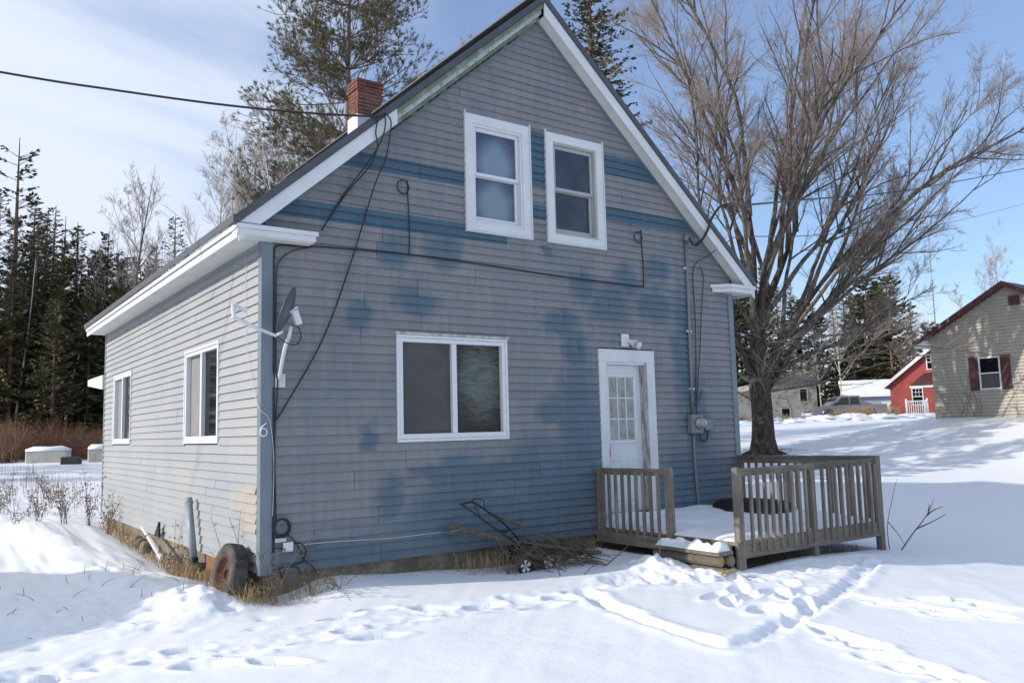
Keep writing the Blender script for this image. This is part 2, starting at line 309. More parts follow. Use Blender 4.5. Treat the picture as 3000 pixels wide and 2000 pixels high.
def _rbf():
    P = CP[:, :2]; n = len(P)
    d = np.sqrt(((P[:, None] - P[None]) ** 2).sum(-1) + .04)
    A = np.zeros((n + 3, n + 3)); A[:n, :n] = d; A[:n, n] = 1; A[:n, n + 1:] = P; A[n, :n] = 1; A[n + 1:, :n] = P.T
    b = np.zeros(n + 3); b[:n] = CP[:, 2]
    return np.linalg.solve(A, b)
_W = _rbf()
def base_z(x, y):
    x = np.asarray(x, float); y = np.asarray(y, float); z = _W[-3] + _W[-2] * x + _W[-1] * y
    for (px, py, _), w in zip(CP, _W): z = z + w * np.sqrt((x - px) ** 2 + (y - py) ** 2 + .04)
    return z
def gz(x, y): return float(base_z(x, y))
_rs = np.random.RandomState(3)
def vnoise(x, y, seed):
    """cheap value noise"""
    rs = np.random.RandomState(seed); T = rs.rand(256, 256)
    xi = np.floor(x).astype(int); yi = np.floor(y).astype(int); fx = x - xi; fy = y - yi
    fx = fx * fx * (3 - 2 * fx); fy = fy * fy * (3 - 2 * fy)
    g = lambda i, j: T[i % 256, j % 256]
    return (g(xi, yi) * (1 - fx) + g(xi + 1, yi) * fx) * (1 - fy) + (g(xi, yi + 1) * (1 - fx) + g(xi + 1, yi + 1) * fx) * fy - .5
def axis(lo, hi, fine, far0, far1):
    a = list(np.arange(lo, hi, fine)); st = fine; p = hi
    while p < far1:
        a.append(p); st = min(st * 1.13, 25); p += st
    st = fine; p = lo - fine
    while p > far0:
        a.insert(0, p); st = min(st * 1.13, 25); p -= st
    return np.array(a)
TRAIL = [(-2.29, -1.52), (-1.7, -1.42), (-1.11, -1.6), (-.57, -1.8), (.1, -1.75), (.65, -1.8), (1.15, -1.85), (1.7, -2.05), (2.31, -2.12), (2.8, -2.08), (3.3, -2.02), (3.84, -2.0), (4.3, -2.05)]
LOOP = [(2.65, -2.2), (2.42, -2.75), (2.25, -3.39), (2.2, -3.9), (2.22, -4.4), (2.64, -4.38), (3.08, -4.27), (3.67, -4.11), (4.2, -3.94), (4.93, -3.7), (5.85, -3.3), (6.65, -2.98)]
DECKP = [(3.35, -2.04), (3.85, -2.4), (4.3, -2.6), (4.6, -2.8), (5.03, -2.85), (5.62, -2.9), (6.31, -2.95), (6.9, -2.95)]
PRINTS = [(-2.29, -1.52), (-2.09, -1.54), (-1.37, -1.68), (-1.11, -1.45), (-1.11, -2.07), (-.81, -1.99), (-.68, -2.44), (-.3, -1.98), (.29, -1.41), (.24, -1.94), (.22, -2.34), (.53, -1.97), (.72, -2.03), (.65, -1.36), (1.15, -1.68), (1.19, -2.1), (1.59, -1.94), (2.02, -1.92), (1.9, -2.37), (2.31, -2.19), (2.69, -2.08),
 (3.5, -3.14), (3.41, -3.4), (3.74, -3.42), (3.34, -3.81), (3.5, -3.97), (4.07, -3.38), (4.02, -3.65), (3.8, -3.97), (3.37, -4.19), (4.35, -3.55), (4.6, -3.2), (3.9, -3.1),
 (3.28, -4.5), (3.2, -4.72), (3.1, -4.95), (3.0, -5.12), (2.85, -5.3), (2.95, -5.45), (2.74, -5.66), (2.75, -5.85), (2.6, -6.0), (2.7, -6.15), (4.52, -4.2), (4.56, -4.45), (4.6, -4.7), (4.55, -4.9), (4.78, -5.15), (5.21, -4.8), (5.1, -5.05), (4.95, -4.5)]
def seg_dist(x, y, poly):
    best = np.full(x.shape, 1e9)
    for (ax, ay), (bx, by) in zip(poly[:-1], poly[1:]):
        dx_, dy_ = bx - ax, by - ay; t = np.clip(((x - ax) * dx_ + (y - ay) * dy_) / (dx_ * dx_ + dy_ * dy_), 0, 1)
        best = np.minimum(best, np.hypot(x - ax - t * dx_, y - ay - t * dy_))
    return best
def snow_detail(x, y):
    z = np.zeros_like(x)
    near = np.exp(-((np.maximum(np.hypot(x - 2, y + 2) - 14, 0)) / 10) ** 2)
    z += .05 * vnoise(x * .55, y * .55, 1) + .016 * vnoise(x * 1.9, y * 1.9, 2) * near
    # wind ripples
    z += .006 * vnoise(x * 1.2 + y * .9, (y - x) * 6, 5) * near
    # trampled trail: lumpy trench
    lump = vnoise(x * 9, y * 9, 11) + .6 * vnoise(x * 19, y * 19, 12)
    for poly, w, dep, lm in ((TRAIL, .22, .016, .022), (LOOP, .095, .042, .018), (DECKP, .24, .03, .045)):
        d = seg_dist(x, y, poly) + .05 * vnoise(x * 4, y * 4, 13)
        k = np.clip(1.35 - d / w, 0, 1); k = k * k * (3 - 2 * k)
        z += -dep * k + lm * lump * k
        z += .014 * np.exp(-((d - w * 1.5) / .07) ** 2) * (1 + lump)
    rs = np.random.RandomState(5)
    for i, (px, py) in enumerate(PRINTS):
        a = math.radians(-25 if i < 21 else (-150 if i < 33 else -75)) + rs.uniform(-.35, .35)
        px += rs.uniform(-.04, .04); py += rs.uniform(-.04, .04)
        m = (np.abs(x - px) < .5) & (np.abs(y - py) < .5)
        if not m.any(): continue
        u_ = (x[m] - px) * math.cos(a) + (y[m] - py) * math.sin(a); v_ = -(x[m] - px) * math.sin(a) + (y[m] - py) * math.cos(a)
        e = np.hypot(u_ / (rs.uniform(.15, .21)), v_ / rs.uniform(.07, .095)) + .25 * vnoise(x[m] * 11, y[m] * 11, 17)
        z[m] += -rs.uniform(.04, .075) * np.clip((1.15 - e) * 3.2, 0, 1) + .014 * np.exp(-((e - 1.45) / .25) ** 2)
    # small animal prints and pocks on the left
    for i in range(150):
        px, py = rs.uniform(-3.2, -.2), rs.uniform(-1.8, 6.5)
        m = (np.abs(x - px) < .2) & (np.abs(y - py) < .2)
        if m.any(): z[m] += -rs.uniform(.015, .05) * np.exp(-(((x[m] - px) / .08) ** 2 + ((y[m] - py) / .06) ** 2))
    # ploughed-up lumpy ridge along the side wall and drift beside the tyre
    rg = np.exp(-((x + .80 + .05 * y + .25 * vnoise(y * .7, y * 0, 21)) / .40) ** 2) * np.clip((y + .5) / 1.0, 0, 1) * np.clip((10 - y) / 2, 0, 1)
    z += rg * (.10 + .08 * vnoise(x * 3, y * 3, 22) + .05 * vnoise(x * 9, y * 9, 23))
    z += .11 * np.exp(-(((x + .52) / .33) ** 2 + ((y - .15) / .5) ** 2)) * (1 + .5 * lump)
    # crusty, pitted snow in the side yard
    sy = np.clip((-.1 - x) / .3, 0, 1) * np.clip((y + .8) / 1.0, 0, 1) * np.clip((26 - y) / 6, 0, 1)
    z += sy * (.05 * vnoise(x * 3.1, y * 3.1, 51) + .035 * vnoise(x * 7, y * 7, 52) + .018 * vnoise(x * 15, y * 15, 53))
    # the gap melted along the foundation
    z += -.10 * np.exp(-((x + .05) / .28) ** 2) * np.clip((y - .3) / .6, 0, 1) * np.clip((9.6 - y) / .5, 0, 1)
    # heap shovelled beside the steps
    z += (.13 + .10 * lump) * np.exp(-(((x - 4.12) / .30) ** 2 + ((y + 1.75) / .42) ** 2))
    z += (.04 + .08 * lump) * np.exp(-(((x - 4.3) / .35) ** 2 + ((y + 2.55) / .3) ** 2))
    # hollow under the deck
    z += -.10 * np.clip((x - 4.75) / .15, 0, 1) * np.clip((7.75 - x) / .15, 0, 1) * np.clip((y + 2.35) / .15, 0, 1) * np.clip((.3 - y) / .2, 0, 1)
    # rise round the maple
    z += .10 * np.exp(-(((x - 21.97) / 1.3) ** 2 + ((y - 10.51) / 1.3) ** 2))
    return z
XA = axis(-3.2, 7.6, .026, -420, 420); YA = axis(-6.4, 1.2, .026, -400, 420)
GX, GY = np.meshgrid(XA, YA)
GZ = base_z(GX, GY) + snow_detail(GX, GY)
inside = (GX > .12) & (GX < 7.68) & (GY > .12) & (GY < 9.4)
GZ[inside] = np.minimum(GZ[inside], -.5)
def surf(x, y):
    i = int(np.searchsorted(XA, x)); j = int(np.searchsorted(YA, y)); return float(GZ[min(j, len(YA) - 1), min(i, len(XA) - 1)])
ny, nx = GX.shape
vs = np.stack([GX, GY, GZ], -1).reshape(-1, 3)
idx = np.arange(nx * ny).reshape(ny, nx)
fs = np.stack([idx[:-1, :-1], idx[:-1, 1:], idx[1:, 1:], idx[1:, :-1]], -1).reshape(-1, 4)
me = bpy.data.meshes.new('snow_ground')
me.vertices.add(len(vs)); me.vertices.foreach_set('co', vs.ravel())
me.loops.add(fs.size); me.loops.foreach_set('vertex_index', fs.ravel().astype(np.int32))
me.polygons.add(len(fs)); me.polygons.foreach_set('loop_start', (np.arange(len(fs)) * 4).astype(np.int32))
me.polygons.foreach_set('use_smooth', np.ones(len(fs), bool)); me.update(calc_edges=True)
def snow_mat():
    m, n, p = node_mat('snow'); L = n.links
    p.inputs['Base Color'].default_value = (.83, .85, .88, 1); p.inputs['Roughness'].default_value = .55; p.inputs['Specular IOR Level'].default_value = .3
    p.inputs['Subsurface Weight'].default_value = .0
    g = n.nodes.new('ShaderNodeNewGeometry')
    a = n.nodes.new('ShaderNodeTexNoise'); a.inputs['Scale'].default_value = 34; a.inputs['Detail'].default_value = 8; a.inputs['Roughness'].default_value = .7; L.new(g.outputs['Position'], a.inputs['Vector'])
    b = n.nodes.new('ShaderNodeTexNoise'); b.inputs['Scale'].default_value = 3; b.inputs['Detail'].default_value = 5; L.new(g.outputs['Position'], b.inputs['Vector'])
    ad = n.nodes.new('ShaderNodeMath'); ad.operation = 'MULTIPLY_ADD'; ad.inputs[1].default_value = .25; L.new(a.outputs[0], ad.inputs[0]); L.new(b.outputs[0], ad.inputs[2])
    bu = n.nodes.new('ShaderNodeBump'); bu.inputs['Strength'].default_value = .5; bu.inputs['Distance'].default_value = .03; L.new(ad.outputs[0], bu.inputs['Height']); L.new(bu.outputs[0], p.inputs['Normal'])
    return m
M_snow = snow_mat()
me.materials.append(M_snow)
ground = bpy.data.objects.new('snow_ground', me); COL.objects.link(ground)
tag(ground, 'white trampled snow covering the yard and fields', None, kind='structure')
# ------------------------------------------------------------------ the house
WD = 7.79; LN = 9.54; XR = 3.895; SL = 0.875; EAVE = 3.62
def zs(x): return 7.25 - SL * abs(x - XR)
house = thing('house', 'blue-grey clapboard house with steep metal gable roof and brick chimney', 'house', (WD / 2, LN / 2, -.3))
OPEN_F = {'big': (1.617, 3.246, 1.339, 2.637), 'u1': (2.656, 3.702, 4.052, 5.629), 'u2': (3.996, 5.046, 4.052, 5.629), 'door': (4.838, 5.941, .19, 2.58)}
OPEN_L = {'wa': (1.566, 3.209, 1.38, 2.66), 'wb': (6.866, 8.508, 1.385, 2.68)}
# sheathing behind the planks, with holes at the openings
def wall_cells(a0, a1, z0, z1, holes):
    A = sorted({a0, a1} | {h[i] for h in holes for i in (0, 1)}); Z = sorted({z0, z1} | {h[i] for h in holes for i in (2, 3)})
    for i in range(len(A) - 1):
        for j in range(len(Z) - 1):
            ca, cz = (A[i] + A[i + 1]) / 2, (Z[j] + Z[j + 1]) / 2
            if any(h[0] < ca < h[1] and h[2] < cz < h[3] for h in holes): continue
            yield A[i], A[i + 1], Z[j], Z[j + 1]
sh = lambda h: (h[0] + .05, h[1] - .05, h[2] + .05, h[3] - .05)
mb = MB()
for (a, b, c, d) in wall_cells(0.02, WD - .02, 0, 3.6, [sh(OPEN_F['big']), sh(OPEN_F['door'])]): mb.box(a, b, .012, .10, c, d)
up = [sh(OPEN_F['u1']), sh(OPEN_F['u2'])]
zc = sorted([3.6, 7.2] + [u[i] for u in up for i in (2, 3)] + list(np.arange(3.75, 7.2, .15)))
for z0, z1 in zip(zc[:-1], zc[1:]):
    if z1 - z0 < 1e-6: continue
    xl0, xl1 = XR - (7.24 - z0) / SL, XR - (7.24 - z1) / SL; xr0, xr1 = 2 * XR - xl0, 2 * XR - xl1
    cuts = [u for u in up if u[2] < (z0 + z1) / 2 < u[3]]
    pts = [(max(xl0, .02), max(xl1, .02))] + [(u[k], u[k]) for u in cuts for k in (0, 1)] + [(min(xr0, WD - .02), min(xr1, WD - .02))]
    for q in range(0, len(pts), 2):
        (p0, p1), (q0, q1) = pts[q], pts[q + 1]
        mb.hexa([(p0, .012, z0), (q0, .012, z0), (q0, .1, z0), (p0, .1, z0), (p1, .012, z1), (q1, .012, z1), (q1, .1, z1), (p1, .1, z1)])
front_wall = mb.build('front_wall', M_gap, house)
mb = MB()
for (a, b, c, d) in wall_cells(0.1, LN - .02, 0.0, 3.62, [sh(OPEN_L['wa']), sh(OPEN_L['wb'])]): mb.box(.012, .10, a, b, c, d)
left_wall = mb.build('left_wall', M_gap, house)
mb = MB(); mb.box(WD - .1, WD - .002, .1, LN - .02, 0, 3.62); right_wall = mb.build('right_wall', M_corner, house)
mb = MB(); mb.prism([(.1, LN, 0), (WD - .1, LN, 0), (WD - .02, LN, 3.6), (XR, LN, 7.2), (.02, LN, 3.6)], (0, -.08, 0)); mb.build('back_wall', M_corner, house)
EX = .1045
def plank(parent, P, m, a0b, a1b, a0t, a1t, z0, z1, lift=0.0):
    """one clapboard: proud at its lower edge; P maps (along, out, z) to world"""
    lift += rj.uniform(-.0022, .0022); z0 += rj.uniform(-.003, .002); ob, ot = .027 + lift, .004 + lift
    mb = MB().hexa([P(a0b, ob, z0), P(a1b, ob, z0), P(a1b, -.011, z0), P(a0b, -.011, z0), P(a0t, ot, z1), P(a1t, ot, z1), P(a1t, -.011, z1), P(a0t, -.011, z1)])
    return mb.build('siding_plank', m, parent)
PF = lambda a, o, z: (a, -o, z)
PL = lambda a, o, z: (-o, a, z)
rj = random.Random(21)
def segs(a0, a1, holes, joints):
    cur = [(a0, a1)]
    for h0, h1 in holes:
        nx_ = []
        for s, e in cur:
            if h1 <= s or h0 >= e: nx_.append((s, e)); continue
            if h0 - s > .03: nx_.append((s, h0))
            if e - h1 > .03: nx_.append((h1, e))
        cur = nx_
    out = []
    for s, e in cur:
        js = [j for j in joints if s + .25 < j < e - .25]; q = [s] + js + [e]
        for u, v in zip(q[:-1], q[1:]): out.append((u + (.003 if u in js else 0), v - (.003 if v in js else 0)))
    return out
# front courses
z = -.012; row = 0; jt = []
while z < 7.17:
    z0, z1 = z, z + EX + .004
    if row % 2 == 0: jt = [rj.uniform(1.0, 3.4)]; jt.append(jt[0] + rj.uniform(2.6, 3.5))
    def lim(zz_):
        if zz_ <= 3.6: return .10, WD - .09
        xl = XR - (7.245 - zz_) / SL; return max(xl, .0), min(2 * XR - xl, WD)
    lb, rb = lim(z0); lt, rt_ = lim(min(z1, 7.235))
    holes = [(h[0] + .02, h[1] - .02) for h in OPEN_F.values() if h[2] + .02 < z0 + EX / 2 < h[3] - .02]
    for (s, e) in segs(lb, rb, holes, jt):
        st = lt if s == lb else s; et = rt_ if e == rb else e
        if et - st < .02: st = et = (st + et) / 2
        plank(front_wall, PF, M_siding, s, e, st, et, z0, z1)
    z += EX; row += 1
# side courses
z = .0; row = 0
while z < 3.58:
    z0, z1 = z, min(z + EX + .004, 3.615)
    if row % 2 == 0: jt = [rj.uniform(1.6, 4.0)]; jt.append(jt[0] + rj.uniform(3.0, 3.6))
    holes = [(h[0] + .02, h[1] - .02) for h in OPEN_L.values() if h[2] + .02 < z0 + EX / 2 < h[3] - .02]
    s0 = .10
    if 4 <= row <= 8:            # warped tan pieces patched in beside the corner
        e0 = {4: .62, 5: .66, 6: 1.02, 7: 1.0, 8: .52}[row]; gap = {4: .03, 5: .02, 6: 0, 7: .0, 8: .03}[row]
        plank(left_wall, PL, M_patch, .10 + gap, e0, .10 + gap * .4, e0 - .01, z0 - .006, z1, lift=.008)['label'] = 'tan weathered patch of siding'
        s0 = e0 + .004
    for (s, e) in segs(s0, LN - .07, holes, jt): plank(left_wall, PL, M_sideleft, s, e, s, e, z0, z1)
    z += EX; row += 1
# corner boards
def corner(x0, x1, y0, y1, name='corner_board', z0=-.015, z1=3.60):
    return MB().box(x0, x1, y0, y1, z0, z1).build(name, M_corner, house, bevel=.004)
corner(-.034, .10, -.036, .012); corner(-.034, .012, .0125, .075)
corner(WD - .09, WD + .028, -.034, .012); corner(WD - .012, WD + .028, .0125, .08)
corner(-.026, .012, LN - .07, LN + .02)
# foundation strip
fd = MB(); fd.box(.03, WD - .03, .03, .14, -.6, -.001); fd.box(.03, .14, .14, LN - .03, -.6, -.001); fd.build('foundation', M_concrete, house)
MB().box(-.01, .029, 1.05, 2.05, -.30, -.004).build('skirt_board', M_plyorange, house)
# roof: two thick metal slopes
Y0, Y1 = -.235, LN + .16
rf = MB()
for s in (-1, 1):
    ex = XR + s * (XR + .385); zt = 7.52 - SL * (XR + .385)
    rf.prism([(XR, Y0, 7.52), (ex, Y0, zt), (ex, Y0, zt - .035), (XR, Y0, 7.52 - .045)] if s < 0 else [(XR, Y0, 7.52 - .045), (ex, Y0, zt - .035), (ex, Y0, zt), (XR, Y0, 7.52)], (0, Y1 - Y0, 0))
roof = rf.build('roof', M_roof, house)
tr = MB()      # ribs of the sheet metal
for k in range(26):
    y = Y0 + .18 + k * .38
    for s in (-1, 1):
        ex = XR + s * (XR + .37); zt = 7.525 - SL * (XR + .37)
        tr.beam((XR, y, 7.525), (ex, y, zt), .03, .025)
tr.build('roof_ribs', M_roof, roof)
for s in (-1, 1):   # metal rake trim on the front gable
    ex = XR + s * (XR + .395); zt = 7.535 - SL * (XR + .395)
    MB().prism([(XR, -.245, 7.535), (ex, -.245, zt), (ex, -.245, zt - .105), (XR, -.245, 7.535 - .105)], (0, .02, 0)).build('rake_trim', M_roof, roof)
MB().box(-.405, -.385, Y0, Y1, 3.718, 3.80).build('drip_edge', M_roof, roof)
MB().beam((XR, Y0, 7.53), (XR, Y1, 7.53), .30, .03).build('ridge_cap', M_roof, roof)
# rake boards
def rake(s, xa, xb, y, t, zlo, zhi, m, name, parent=house):
    a, b = XR + s * xa, XR + s * xb
    return MB().prism([(a, y, zs(a) + zhi), (b, y, zs(b) + zhi), (b, y, zs(b) + zlo), (a, y, zs(a) + zlo)], (0, t, 0)).build(name, m, parent)
rake(1, .0, XR + .36, -.222, .02, -.02, .175, M_white, 'rake_board')
rake(-1, 2.335, XR + .34, -.222, .02, -.02, .175, M_white, 'rake_board')
rake(-1, .012, 2.33, -.205, .02, .10, .172, M_green, 'bare_rake_board')['label'] = 'old green painted rake board where the white cladding is gone'
rake(-1, .012, 2.33, -.165, .02, .03, .099, M_greypaint, 'bare_rake_moulding')
rake(-1, .012, 2.33, -.10, .02, -.03, .029, M_green, 'bare_rake_board')
for k in range(22):      # dark dashes put in for the shaded gaps under the bare rake
    u0 = .35 + k * .09
    if rj.random() < .8:
        a, b = XR - u0, XR - u0 - .07
        MB().prism([(a, -.085, zs(a) - .035), (b, -.085, zs(b) - .035), (b, -.085, zs(b) - .06), (a, -.085, zs(a) - .06)], (0, .07, 0)).build('dark_gap_dash', M_gap, house)
# rake soffits: right side in separate panels, left below the remaining cladding
u = .02
while u < XR + .12:
    v = min(u + .305, XR + .16); a, b = XR + u, XR + v - .004
    MB().prism([(a, -.202, zs(a) + .012), (b, -.202, zs(b) + .012), (b, -.202, zs(b) - .004), (a, -.202, zs(a) - .004)], (0, .20, 0)).build('soffit_panel', M_soffit, house)
    u = v
a, b = XR - 2.34, XR - (XR + .16)
MB().prism([(a, -.202, zs(a) + .012), (b, -.202, zs(b) + .012), (b, -.202, zs(b) - .004), (a, -.202, zs(a) - .004)], (0, .20, 0)).build('soffit_panel', M_soffit, house)
for s in (-1, 1): # frieze trim against the siding
    a, b = XR, XR + s * (XR + .02)
    MB().prism([(a, -.040, zs(a) - .005), (b, -.040, zs(b) - .005), (b, -.040, zs(b) - .035), (a, -.040, zs(a) - .035)], (0, .036, 0)).build('frieze_trim', M_corner, house)
# eaves (left and right): two-step fascia and soffit
def eave(sx, x_wall, ya, yb):
    q = lambda d: x_wall + sx * d
    X = lambda a, b: (min(q(a), q(b)), max(q(a), q(b)))
    MB().box(*X(.355, .375), ya, yb, 3.655, 3.716).build('fascia_crown', M_white, house)
    MB().box(*X(.335, .355), ya, yb, 3.562, 3.640).build('fascia', M_white, house)
    MB().box(*X(.32, .336), ya, yb, 3.60, 3.70).build('fascia_backing', M_white, house)
    y = ya + .004
    while y < yb - .05:
        y2 = min(y + .305, yb); MB().box(*X(.002, .333), y, y2 - .004, 3.604, 3.616).build('soffit_panel', M_soffit, house); y = y2
eave(-1, 0, -.20, LN + .12); eave(1, WD, -.20, LN + .12)
# eave returns on the front
def ret(poly, z0, z1, m=M_white, nm='eave_return'): return MB().prism([(x, y, z0) for x, y in poly], (0, 0, z1 - z0)).build(nm, m, house)
ret([(-.357, -.224), (.52, -.224), (.52, -.032), (-.357, -.032)], 3.60, 3.665)
ret([(-.372, -.240), (.545, -.240), (.545, -.030), (-.372, -.030)], 3.667, 3.715)
ret([(-.30, -.20), (.50, -.20), (.50, -.034), (-.30, -.034)], 3.588, 3.599, M_soffit, 'soffit_panel')
ret([(-.38, -.225), (.535, -.225), (.535, -.026), (-.38, -.026)], 3.717, 3.728, M_roof, 'return_flashing')
ret([(8.15, -.224), (7.60, -.224), (7.33, -.032), (8.15, -.032)][::-1], 3.585, 3.655)
ret([(8.17, -.242), (7.57, -.242), (7.29, -.030), (8.17, -.030)][::-1], 3.657, 3.71)
# ---- windows
def bxm(P, a0, a1, z0, z1, o0, o1):
    q = [P(a0, o0, z0), P(a1, o0, z0), P(a1, o1, z0), P(a0, o1, z0), P(a0, o0, z1), P(a1, o0, z1), P(a1, o1, z1), P(a0, o1, z1)]
    return MB().hexa(q)
def rect_frame(P, a0, a1, z0, z1, w, o0, o1, wb=None, wt=None):
    wb = wb or w; wt = wt or w; mb = MB()
    for (p, q, r_, s_) in ((a0, a1, z1 - wt, z1), (a0, a1, z0, z0 + wb), (a0, a0 + w, z0 + wb, z1 - wt), (a1 - w, a1, z0 + wb, z1 - wt)):
        b = bxm(P, p, q, r_, s_, o0, o1); mb.add(b.v, b.f)
    return mb
def slider(P, h, m_left, m_right, label, left_first=True):
    a0, a1, z0, z1 = h; w = thing_part('window', house, label)
    rect_frame(P, a0, a1, z0, z1, .034, -.03, .036).build('outer_frame', M_vinyl, w, bevel=.004)
    rect_frame(P, a0 + .035, a1 - .035, z0 + .035, z1 - .035, .052, -.05, .026, wb=.062).build('sash', M_vinyl, w, bevel=.004)
    mid = (a0 + a1) / 2
    bxm(P, mid - .035, mid + .035, z0 + .098, z1 - .088, -.05, .022).build('meeting_stile', M_vinyl, w, bevel=.003)
    bxm(P, a0 + .088, mid - .036, z0 + .098, z1 - .088, -.035, -.03).build('pane', m_left, w)
    bxm(P, mid + .036, a1 - .088, z0 + .098, z1 - .088, -.045, -.04).build('pane', m_right, w)
    return w
def thing_part(name, parent, label=None):
    o = bpy.data.objects.new(name, None); COL.objects.link(o); o.parent = parent; o.empty_display_size = .1
    if label: o['label'] = label
    return o
def plastic_reflection_mat():  # crumpled plastic, with its reflections painted into the base colour
    m, n, p = node_mat('plastic_pane_reflections'); L = n.links
    g = n.nodes.new('ShaderNodeNewGeometry'); mp_ = n.nodes.new('ShaderNodeMapping'); mp_.inputs['Scale'].default_value = (.7, 1, 3.6); L.new(g.outputs['Position'], mp_.inputs[0])
    w_ = n.nodes.new('ShaderNodeTexNoise'); w_.inputs['Scale'].default_value = 4.5; w_.inputs['Detail'].default_value = 8; w_.inputs['Roughness'].default_value = .72; w_.inputs['Distortion'].default_value = 1.6; L.new(mp_.outputs[0], w_.inputs['Vector'])
    d_ = n.nodes.new('ShaderNodeVectorMath'); d_.operation = 'SUBTRACT'; d_.inputs[1].default_value = (2.85, 0, 2.1); L.new(g.outputs['Position'], d_.inputs[0])
    s_ = n.nodes.new('ShaderNodeVectorMath'); s_.operation = 'MULTIPLY'; s_.inputs[1].default_value = (3.2, 0, 2.3); L.new(d_.outputs[0], s_.inputs[0])
    l_ = n.nodes.new('ShaderNodeVectorMath'); l_.operation = 'LENGTH'; L.new(s_.outputs[0], l_.inputs[0])
    k_ = n.nodes.new('ShaderNodeMapRange'); k_.inputs[1].default_value = .5; k_.inputs[2].default_value = 1.5; k_.inputs[3].default_value = .16; k_.inputs[4].default_value = -.12; L.new(l_.outputs['Value'], k_.inputs[0])
    a_ = n.nodes.new('ShaderNodeMath'); a_.operation = 'ADD'; L.new(w_.outputs[0], a_.inputs[0]); L.new(k_.outputs[0], a_.inputs[1])
    c_ = n.nodes.new('ShaderNodeValToRGB'); e = c_.color_ramp.elements; e[0].position = .40; e[0].color = (.018, .013, .008, 1); e[1].position = .74; e[1].color = (.12, .155, .15, 1); q = c_.color_ramp.elements.new(.5); q.color = (.05, .05, .035, 1)
    L.new(a_.outputs[0], c_.inputs[0]); L.new(c_.outputs[0], p.inputs['Base Color']); p.inputs['Roughness'].default_value = .16
    b_ = n.nodes.new('ShaderNodeBump'); b_.inputs['Strength'].default_value = .7; b_.inputs['Distance'].default_value = .03; L.new(w_.outputs[0], b_.inputs['Height']); L.new(b_.outputs[0], p.inputs['Normal'])
    return m
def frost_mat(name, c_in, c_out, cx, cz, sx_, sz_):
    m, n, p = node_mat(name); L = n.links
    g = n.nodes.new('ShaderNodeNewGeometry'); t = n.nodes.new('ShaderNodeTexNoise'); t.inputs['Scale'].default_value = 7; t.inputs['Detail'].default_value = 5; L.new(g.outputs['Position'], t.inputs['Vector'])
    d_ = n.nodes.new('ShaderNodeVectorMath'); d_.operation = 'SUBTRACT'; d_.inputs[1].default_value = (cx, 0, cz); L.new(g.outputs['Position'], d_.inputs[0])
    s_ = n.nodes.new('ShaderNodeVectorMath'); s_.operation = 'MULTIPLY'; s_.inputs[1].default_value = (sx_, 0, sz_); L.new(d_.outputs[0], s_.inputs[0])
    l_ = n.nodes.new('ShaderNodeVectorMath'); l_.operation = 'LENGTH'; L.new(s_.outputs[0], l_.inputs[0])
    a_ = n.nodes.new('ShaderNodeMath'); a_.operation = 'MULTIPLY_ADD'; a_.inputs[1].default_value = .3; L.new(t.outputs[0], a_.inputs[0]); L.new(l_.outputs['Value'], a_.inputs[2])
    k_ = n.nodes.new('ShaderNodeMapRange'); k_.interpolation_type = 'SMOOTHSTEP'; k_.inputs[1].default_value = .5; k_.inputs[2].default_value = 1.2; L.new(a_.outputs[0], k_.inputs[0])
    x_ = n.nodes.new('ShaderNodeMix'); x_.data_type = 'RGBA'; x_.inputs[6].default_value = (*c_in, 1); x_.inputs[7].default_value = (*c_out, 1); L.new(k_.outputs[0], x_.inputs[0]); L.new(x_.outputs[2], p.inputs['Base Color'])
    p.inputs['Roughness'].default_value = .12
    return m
M_plastic_refl = plastic_reflection_mat()
slider(PF, OPEN_F['big'], M_screen, M_plastic_refl, 'wide white slider window with crumpled plastic and painted reflections in its right pane')
slider(PL, OPEN_L['wa'], M_glass, M_screen2, 'sunlit white slider window nearer the corner')
slider(PL, OPEN_L['wb'], M_glass, M_screen2, 'sunlit white slider window nearer the rear')
# head drip of the big window with flaking paint
MB().box(1.60, 3.262, -.046, -.022, 2.638, 2.668).build('drip_cap', M_greypaint, house)
def hung(h, m_up, m_lo, frame_m, label, rec):
    a0, a1, z0, z1 = h; w = thing_part('window', house, label); P = PF
    rect_frame(P, a0, a1, z0, z1, .125, -.02, .036, wb=.115, wt=.125).build('casing', M_white, w, bevel=.003)
    bxm(P, a0 - .016, a0 - .001, z0 - .005, z1 + .03, -.01, .05).build('casing_channel', M_white, w); bxm(P, a1 + .001, a1 + .016, z0 - .005, z1 + .03, -.01, .05).build('casing_channel', M_white, w)
    bxm(P, a0 - .016, a1 + .016, z0 - .022, z0 - .006, -.01, .05).build('sill_channel', M_white, w)
    i0, i1, k0, k1 = a0 + .126, a1 - .126, z0 + .116, z1 - .126
    rect_frame(P, i0, i1, k0, k1, .028, -.07, .018).build('jamb', frame_m, w)
    zm = k0 + (k1 - k0) * .50
    rect_frame(P, i0 + .029, i1 - .029, zm - .02, k1 - .029, .045, -.055 + rec, -.02 + rec, wt=.05).build('upper_sash', frame_m, w, bevel=.003)
    rect_frame(P, i0 + .029, i1 - .029, k0 + .029, zm + .018, .05, -.10 + rec, -.058 + rec, wb=.075).build('lower_sash', frame_m, w, bevel=.003)
    bxm(P, i0 + .075, i1 - .075, zm + .026, k1 - .08, -.045 + rec, -.04 + rec).build('pane', m_up, w)
    bxm(P, i0 + .08, i1 - .08, k0 + .105, zm - .033, -.082 + rec, -.078 + rec).build('pane', m_lo, w)
    return w
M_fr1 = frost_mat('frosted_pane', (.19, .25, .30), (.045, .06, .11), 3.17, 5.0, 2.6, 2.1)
M_fr2 = frost_mat('frosted_pane_low', (.19, .245, .29), (.05, .065, .115), 3.17, 4.45, 2.6, 2.3)
